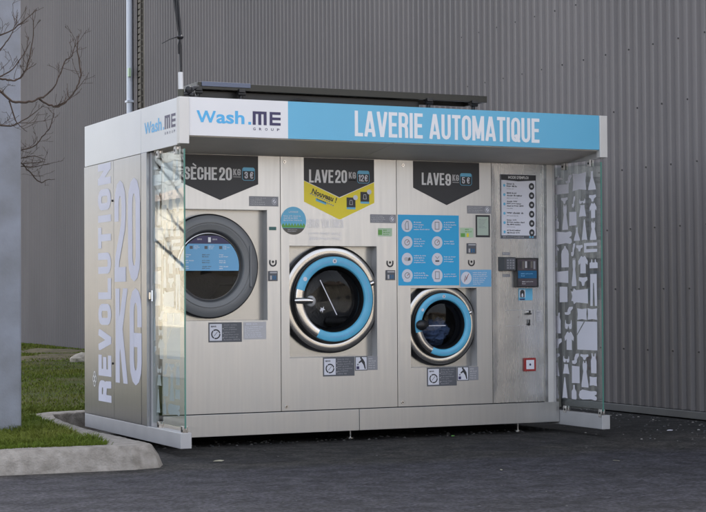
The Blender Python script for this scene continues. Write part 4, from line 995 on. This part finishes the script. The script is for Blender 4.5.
# ================================================================== trees
def smooth_path(pts, rs, rng, sub=4, jit=.0):
    P_ = [Vector(p) for p in pts]; o, r_o = [], []
    for i in range(len(P_) - 1):
        p0, p1, p2, p3 = P_[max(0, i - 1)], P_[i], P_[i + 1], P_[min(len(P_) - 1, i + 2)]
        for k in range(sub):
            t = k / sub; q = .5 * ((2 * p1) + (p2 - p0) * t + (2 * p0 - 5 * p1 + 4 * p2 - p3) * t * t + (3 * p1 - p0 - 3 * p2 + p3) * t ** 3)
            if i or k: q = q + Vector([rng.uniform(-jit, jit) for _ in range(3)])
            o.append(q); r_o.append((rs[i] * (1 - t) + rs[i + 1] * t) * rng.uniform(.88, 1.18))
    o.append(P_[-1]); r_o.append(rs[-1])
    return o, r_o
def twigs(mb, path, r0, rng, depth, y_amp=.12, dens=9, lenf=1.0, up=.75):
    pts = [Vector(p) for p in path]; L = sum((pts[i + 1] - pts[i]).length for i in range(len(pts) - 1))
    n = max(1, int(L * dens))
    for k in range(n):
        t_ = rng.uniform(.1, 1.0); d = t_ * L; i = 0
        while i < len(pts) - 2 and d > (pts[i + 1] - pts[i]).length: d -= (pts[i + 1] - pts[i]).length; i += 1
        sgm = pts[i + 1] - pts[i]; p0 = pts[i] + sgm * min(1, d / max(1e-6, sgm.length)); dr = sgm.normalized()
        side = Vector((rng.uniform(-1, 1), rng.uniform(-1, 1) * .8, rng.uniform(-.6, 1.) * up)); side.normalize()
        dr = (dr * .9 + side).normalized(); ln = rng.uniform(.10, .34) * lenf * (1 - .4 * t_)
        q = [p0]; cur = p0.copy(); m_ = 5
        for s_ in range(m_):
            dr = (dr + Vector((rng.uniform(-.25, .25), rng.uniform(-.25, .25), rng.uniform(-.12, .32)))).normalized(); cur = cur + dr * ln / m_; q.append(cur.copy())
        r1 = r0 * (1 - .55 * t_) * .55
        mb.tube(q, [max(.0017 * lenf ** .3, r1 * (1 - .75 * s_ / m_)) for s_ in range(m_ + 1)], BARK, 5, False)
        if depth > 0: twigs(mb, q, r1, rng, depth - 1, y_amp, dens * .9, lenf * .55, up)
T = empty('bare_tree', 'leafless tree whose thin twigs reach in front of the concrete pole', 'tree'); T.location = (0, 0, 0)
rng = random.Random(21)
MB().tube([(-2.75, .35, .08), (-2.72, .33, .6), (-2.66, .28, 1.4), (-2.60, .2, 2.2), (-2.62, .2, 3.2), (-2.7, .3, 4.4), (-2.6, .4, 5.6)], [.14, .11, .095, .08, .06, .04, .015], BARK, 14).build('trunk', T)
def P3(y, l, j=.0): return [(x, y + (j * i), z) for i, (x, z) in enumerate(l)]
limbs = [
 ([(-2.60, .2, 2.25), (-2.2, -.1, 2.62), (-1.80, -.35, 2.72)] + P3(-.5, [(-1.504, 2.589), (-1.424, 2.52), (-1.344, 2.458), (-1.251, 2.455), (-1.169, 2.478), (-1.108, 2.515), (-1.047, 2.591), (-.985, 2.735), (-.936, 2.785), (-.901, 2.915)]), [.045, .03, .02, .012, .0105, .0095, .0085, .0075, .0065, .0055, .0045, .0038, .002]),
 (P3(-.47, [(-1.156, 2.484), (-1.088, 2.447), (-1.019, 2.440), (-.964, 2.479), (-.916, 2.542), (-.874, 2.625), (-.867, 2.680), (-.887, 2.814), (-.885, 2.923)]), [.008, .0075, .007, .0065, .006, .0055, .005, .0045, .0035]),
 ([(-1.80, -.35, 2.72), (-1.60, -.45, 2.66)] + P3(-.5, [(-1.504, 2.622), (-1.424, 2.606), (-1.358, 2.596), (-1.291, 2.613), (-1.237, 2.715), (-1.202, 2.904), (-1.202, 3.051)]), [.02, .012, .009, .008, .007, .006, .005, .0035, .002]),
 ([(-1.60, -.45, 2.66)] + P3(-.5, [(-1.49, 2.722), (-1.424, 2.792), (-1.37, 2.861), (-1.33, 2.943), (-1.303, 3.051)]), [.008, .006, .005, .004, .003, .002]),
 (P3(-.48, [(-1.359, 2.462), (-1.319, 2.351), (-1.299, 2.305), (-1.238, 2.26)]), [.006, .005, .004, .002]),
 (P3(-.48, [(-1.32, 2.31), (-1.22, 2.322), (-1.115, 2.336)]), [.003, .0025, .0015]),
 (P3(-.48, [(-1.30, 2.606), (-1.236, 2.676), (-1.175, 2.719)]), [.004, .003, .002]),
 ([(-2.62, .2, 3.0), (-2.2, .0, 3.6), (-1.9, -.3, 4.3)], [.04, .025, .01]), ([(-2.66, .28, 1.9), (-3.2, .1, 2.6), (-3.7, -.2, 3.4)], [.05, .03, .01]),
 ([(-2.62, .2, 2.7), (-2.9, .8, 3.6), (-3.2, 1.3, 4.6)], [.045, .03, .01]), ([(-2.62, .25, 3.6), (-2.3, .7, 4.4), (-2.0, 1.2, 5.2)], [.035, .02, .008]),
 ([(-2.60, .2, 2.0), (-2.0, 1.2, 2.15), (-1.4, 1.8, 2.28), (-.78, 1.9, 2.27), (-.682, 1.9, 2.245), (-.601, 1.9, 2.166), (-.519, 1.9, 2.087), (-.461, 1.9, 2.105), (-.395, 1.9, 2.114)], [.035, .022, .014, .0075, .0065, .006, .005, .0035, .002]),
 ([(-1.4, 1.8, 2.28), (-.779, 1.9, 2.338), (-.682, 1.9, 2.341), (-.576, 1.9, 2.369), (-.501, 1.9, 2.452), (-.435, 1.9, 2.536), (-.402, 1.9, 2.651)], [.01, .0065, .006, .0055, .005, .0045, .003]),
 ([(-.80, 1.9, 2.27), (-.682, 1.9, 2.237), (-.584, 1.9, 2.239), (-.477, 1.9, 2.258)], [.006, .005, .004, .002]),
 ([(-.80, 1.9, 2.22), (-.666, 1.9, 2.277), (-.559, 1.9, 2.297), (-.469, 1.9, 2.267)], [.006, .005, .004, .002]),
 ([(-.80, 1.92, 2.2), (-.65, 1.92, 2.213), (-.568, 1.92, 2.207), (-.394, 1.92, 2.252)], [.006, .005, .004, .002]),
 ([(-1.80, -.35, 2.5), (-1.42, -.52, 2.62), (-1.30, -.5, 2.72), (-1.22, -.5, 2.86)], [.010, .006, .004, .002]),
 ([(-1.80, -.3, 2.42), (-1.4, -.42, 2.30), (-1.22, -.4, 2.36), (-1.10, -.4, 2.45)], [.010, .006, .004, .002]),
 ([(-1.80, -.3, 2.7), (-1.4, -.4, 2.90), (-1.25, -.4, 3.0), (-1.15, -.4, 3.1)], [.010, .006, .004, .002]),
]
for i, (pth, rs) in enumerate(limbs):
    sp_, sr_ = smooth_path(pth, [q * (.86 if q < .012 else 1) for q in rs], rng, 4, .004)
    mb = MB().tube(sp_, sr_, BARK, 7)
    big = i in (7, 8, 9, 10)
    vis = pth if i not in (0, 11) else pth[3:]
    twigs(mb, vis, rs[-1] * 1.5 + rs[len(rs) // 2] * .35, rng, 2, dens=(15 if i < 7 else 18 if i > 10 else 6), lenf=(.70 if i < 7 else .6 if i > 10 else 2.4))
    mb.build('branch', T)

T2 = empty('bare_tree', 'leafless street tree mirrored in the left glass screen', 'tree')
rng = random.Random(5)
tx, ty = -5.0, 13.2
MB().tube([(tx, ty, .1), (tx + .05, ty, 1.0), (tx, ty + .05, 2.2), (tx + .1, ty, 3.4), (tx, ty, 6)], [.16, .13, .10, .07, .02], BARK, 12).build('trunk', T2)
for k in range(20):
    a = k * 2.4; z = 1.3 + k * .17; ln = rng.uniform(1.3, 2.3)
    q = [(tx, ty, z), (tx + .4 * ln * math.cos(a), ty + .4 * ln * math.sin(a), z + .35 * ln), (tx + .8 * ln * math.cos(a + .2), ty + .8 * ln * math.sin(a + .2), z + .8 * ln), (tx + ln * math.cos(a + .3), ty + ln * math.sin(a + .3), z + 1.2 * ln)]
    mb = MB().tube(q, [.030, .020, .012, .005], BARK, 6); twigs(mb, q, .012, rng, 2, dens=9, lenf=2.2); mb.build('branch', T2)

# ================================================================== houses outside the frame, seen mirrored
def house(x0, x1, y0, y1, h, label, rh=1.6, win_axis='x', wx=None):
    b = empty('house', label, 'house')
    MB().box(x0, x1, y0, y1, 0, h, CREAM).build('wall', b)
    if win_axis == 'x': xm = (x0 + x1) / 2; vs = [(x0 - .3, y0 - .3, h), (x1 + .3, y0 - .3, h), (x1 + .3, y1 + .3, h), (x0 - .3, y1 + .3, h), (xm, y0 - .3, h + rh), (xm, y1 + .3, h + rh)]; fs = [(0, 1, 4), (1, 2, 5, 4), (2, 3, 5), (3, 0, 4, 5), (0, 1, 2, 3)]
    else: ym = (y0 + y1) / 2; vs = [(x0 - .3, y0 - .3, h), (x1 + .3, y0 - .3, h), (x1 + .3, y1 + .3, h), (x0 - .3, y1 + .3, h), (x0 - .3, ym, h + rh), (x1 + .3, ym, h + rh)]; fs = [(0, 1, 5, 4), (1, 2, 5), (2, 3, 4, 5), (3, 0, 4), (0, 1, 2, 3)]
    MB().add(vs, fs, ROOFT).build('roof', b)
    n = int(((y1 - y0) if win_axis == 'x' else (x1 - x0)) / 3.2)
    for k in range(n):
        if win_axis == 'x' and k % 3: continue
        if win_axis == 'x': c = y0 + (k + .5) * (y1 - y0) / n; MB().box(x1, x1 + .04, c - .5, c + .5, 1.1, 2.3, WINDARK).build('window', b)
        else: c = x0 + (k + .5) * (x1 - x0) / n; MB().box(c - .6, c + .6, y1, y1 + .04, 1.0, 2.4, WINDARK).build('window', b)
    return b
house(-24, -14, 22, 46, 4.2, 'long cream rendered house mirrored in the kiosk side')
house(-6, 14, -52, -42, 5.5, 'cream rendered house mirrored in the washer doors', win_axis='y')
house(18, 44, -54, -44, 6.5, 'wide cream rendered house mirrored in the kiosk front', win_axis='y')

# ================================================================== camera, light, world
cam_d = bpy.data.cameras.new('camera'); cam = bpy.data.objects.new('camera', cam_d); C.objects.link(cam)
yaw, pitch, roll = 0.4404967, 0.0219249, -0.0061277
fw = Vector((math.sin(yaw) * math.cos(pitch), math.cos(yaw) * math.cos(pitch), math.sin(pitch)))
r = fw.cross(Vector((0, 0, 1))).normalized(); u = r.cross(fw)
r2 = r * math.cos(roll) + u * math.sin(roll); u2 = -r * math.sin(roll) + u * math.cos(roll)
M = Matrix((r2, u2, -fw)).transposed().to_4x4(); M.translation = Vector((-4.134614, -11.695477, 1.169937))
cam.matrix_world = M
cam_d.sensor_width = 36; cam_d.lens = 1714.25 / 706 * 36; cam_d.clip_end = 4000; cam_d.clip_start = .1
sc.camera = cam

SUN_EL = math.radians(38); to_sun = Vector((.93, .37, 0)).normalized() * math.cos(SUN_EL) + Vector((0, 0, math.sin(SUN_EL)))
sd = bpy.data.lights.new('sun', 'SUN'); sd.energy = 3.2; sd.angle = math.radians(.53); sd.color = (1, .95, .88)
so = bpy.data.objects.new('sun', sd); C.objects.link(so); so.rotation_euler = (-to_sun).to_track_quat('-Z', 'Y').to_euler()
w = bpy.data.worlds.new('World'); sc.world = w; w.use_nodes = True; nt = w.node_tree
bg = nt.nodes['Background']; sky = nt.nodes.new('ShaderNodeTexSky'); sky.sky_type = 'NISHITA'; sky.sun_disc = False
sky.sun_elevation = SUN_EL; sky.sun_rotation = math.atan2(to_sun.x, to_sun.y); sky.air_density = .7; sky.dust_density = 4.; sky.ozone_density = .6
hs = nt.nodes.new('ShaderNodeHueSaturation'); hs.inputs['Saturation'].default_value = .42
nt.links.new(sky.outputs[0], hs.inputs['Color']); nt.links.new(hs.outputs[0], bg.inputs['Color']); bg.inputs['Strength'].default_value = .15
vs_ = sc.view_settings; vs_.view_transform = 'Standard'; vs_.look = 'None'; vs_.gamma = 1; vs_.use_curve_mapping = False; vs_.exposure = 2.12
sc.cycles.max_bounces = 10; sc.cycles.transparent_max_bounces = 16; sc.cycles.caustics_reflective = False; sc.cycles.caustics_refractive = False
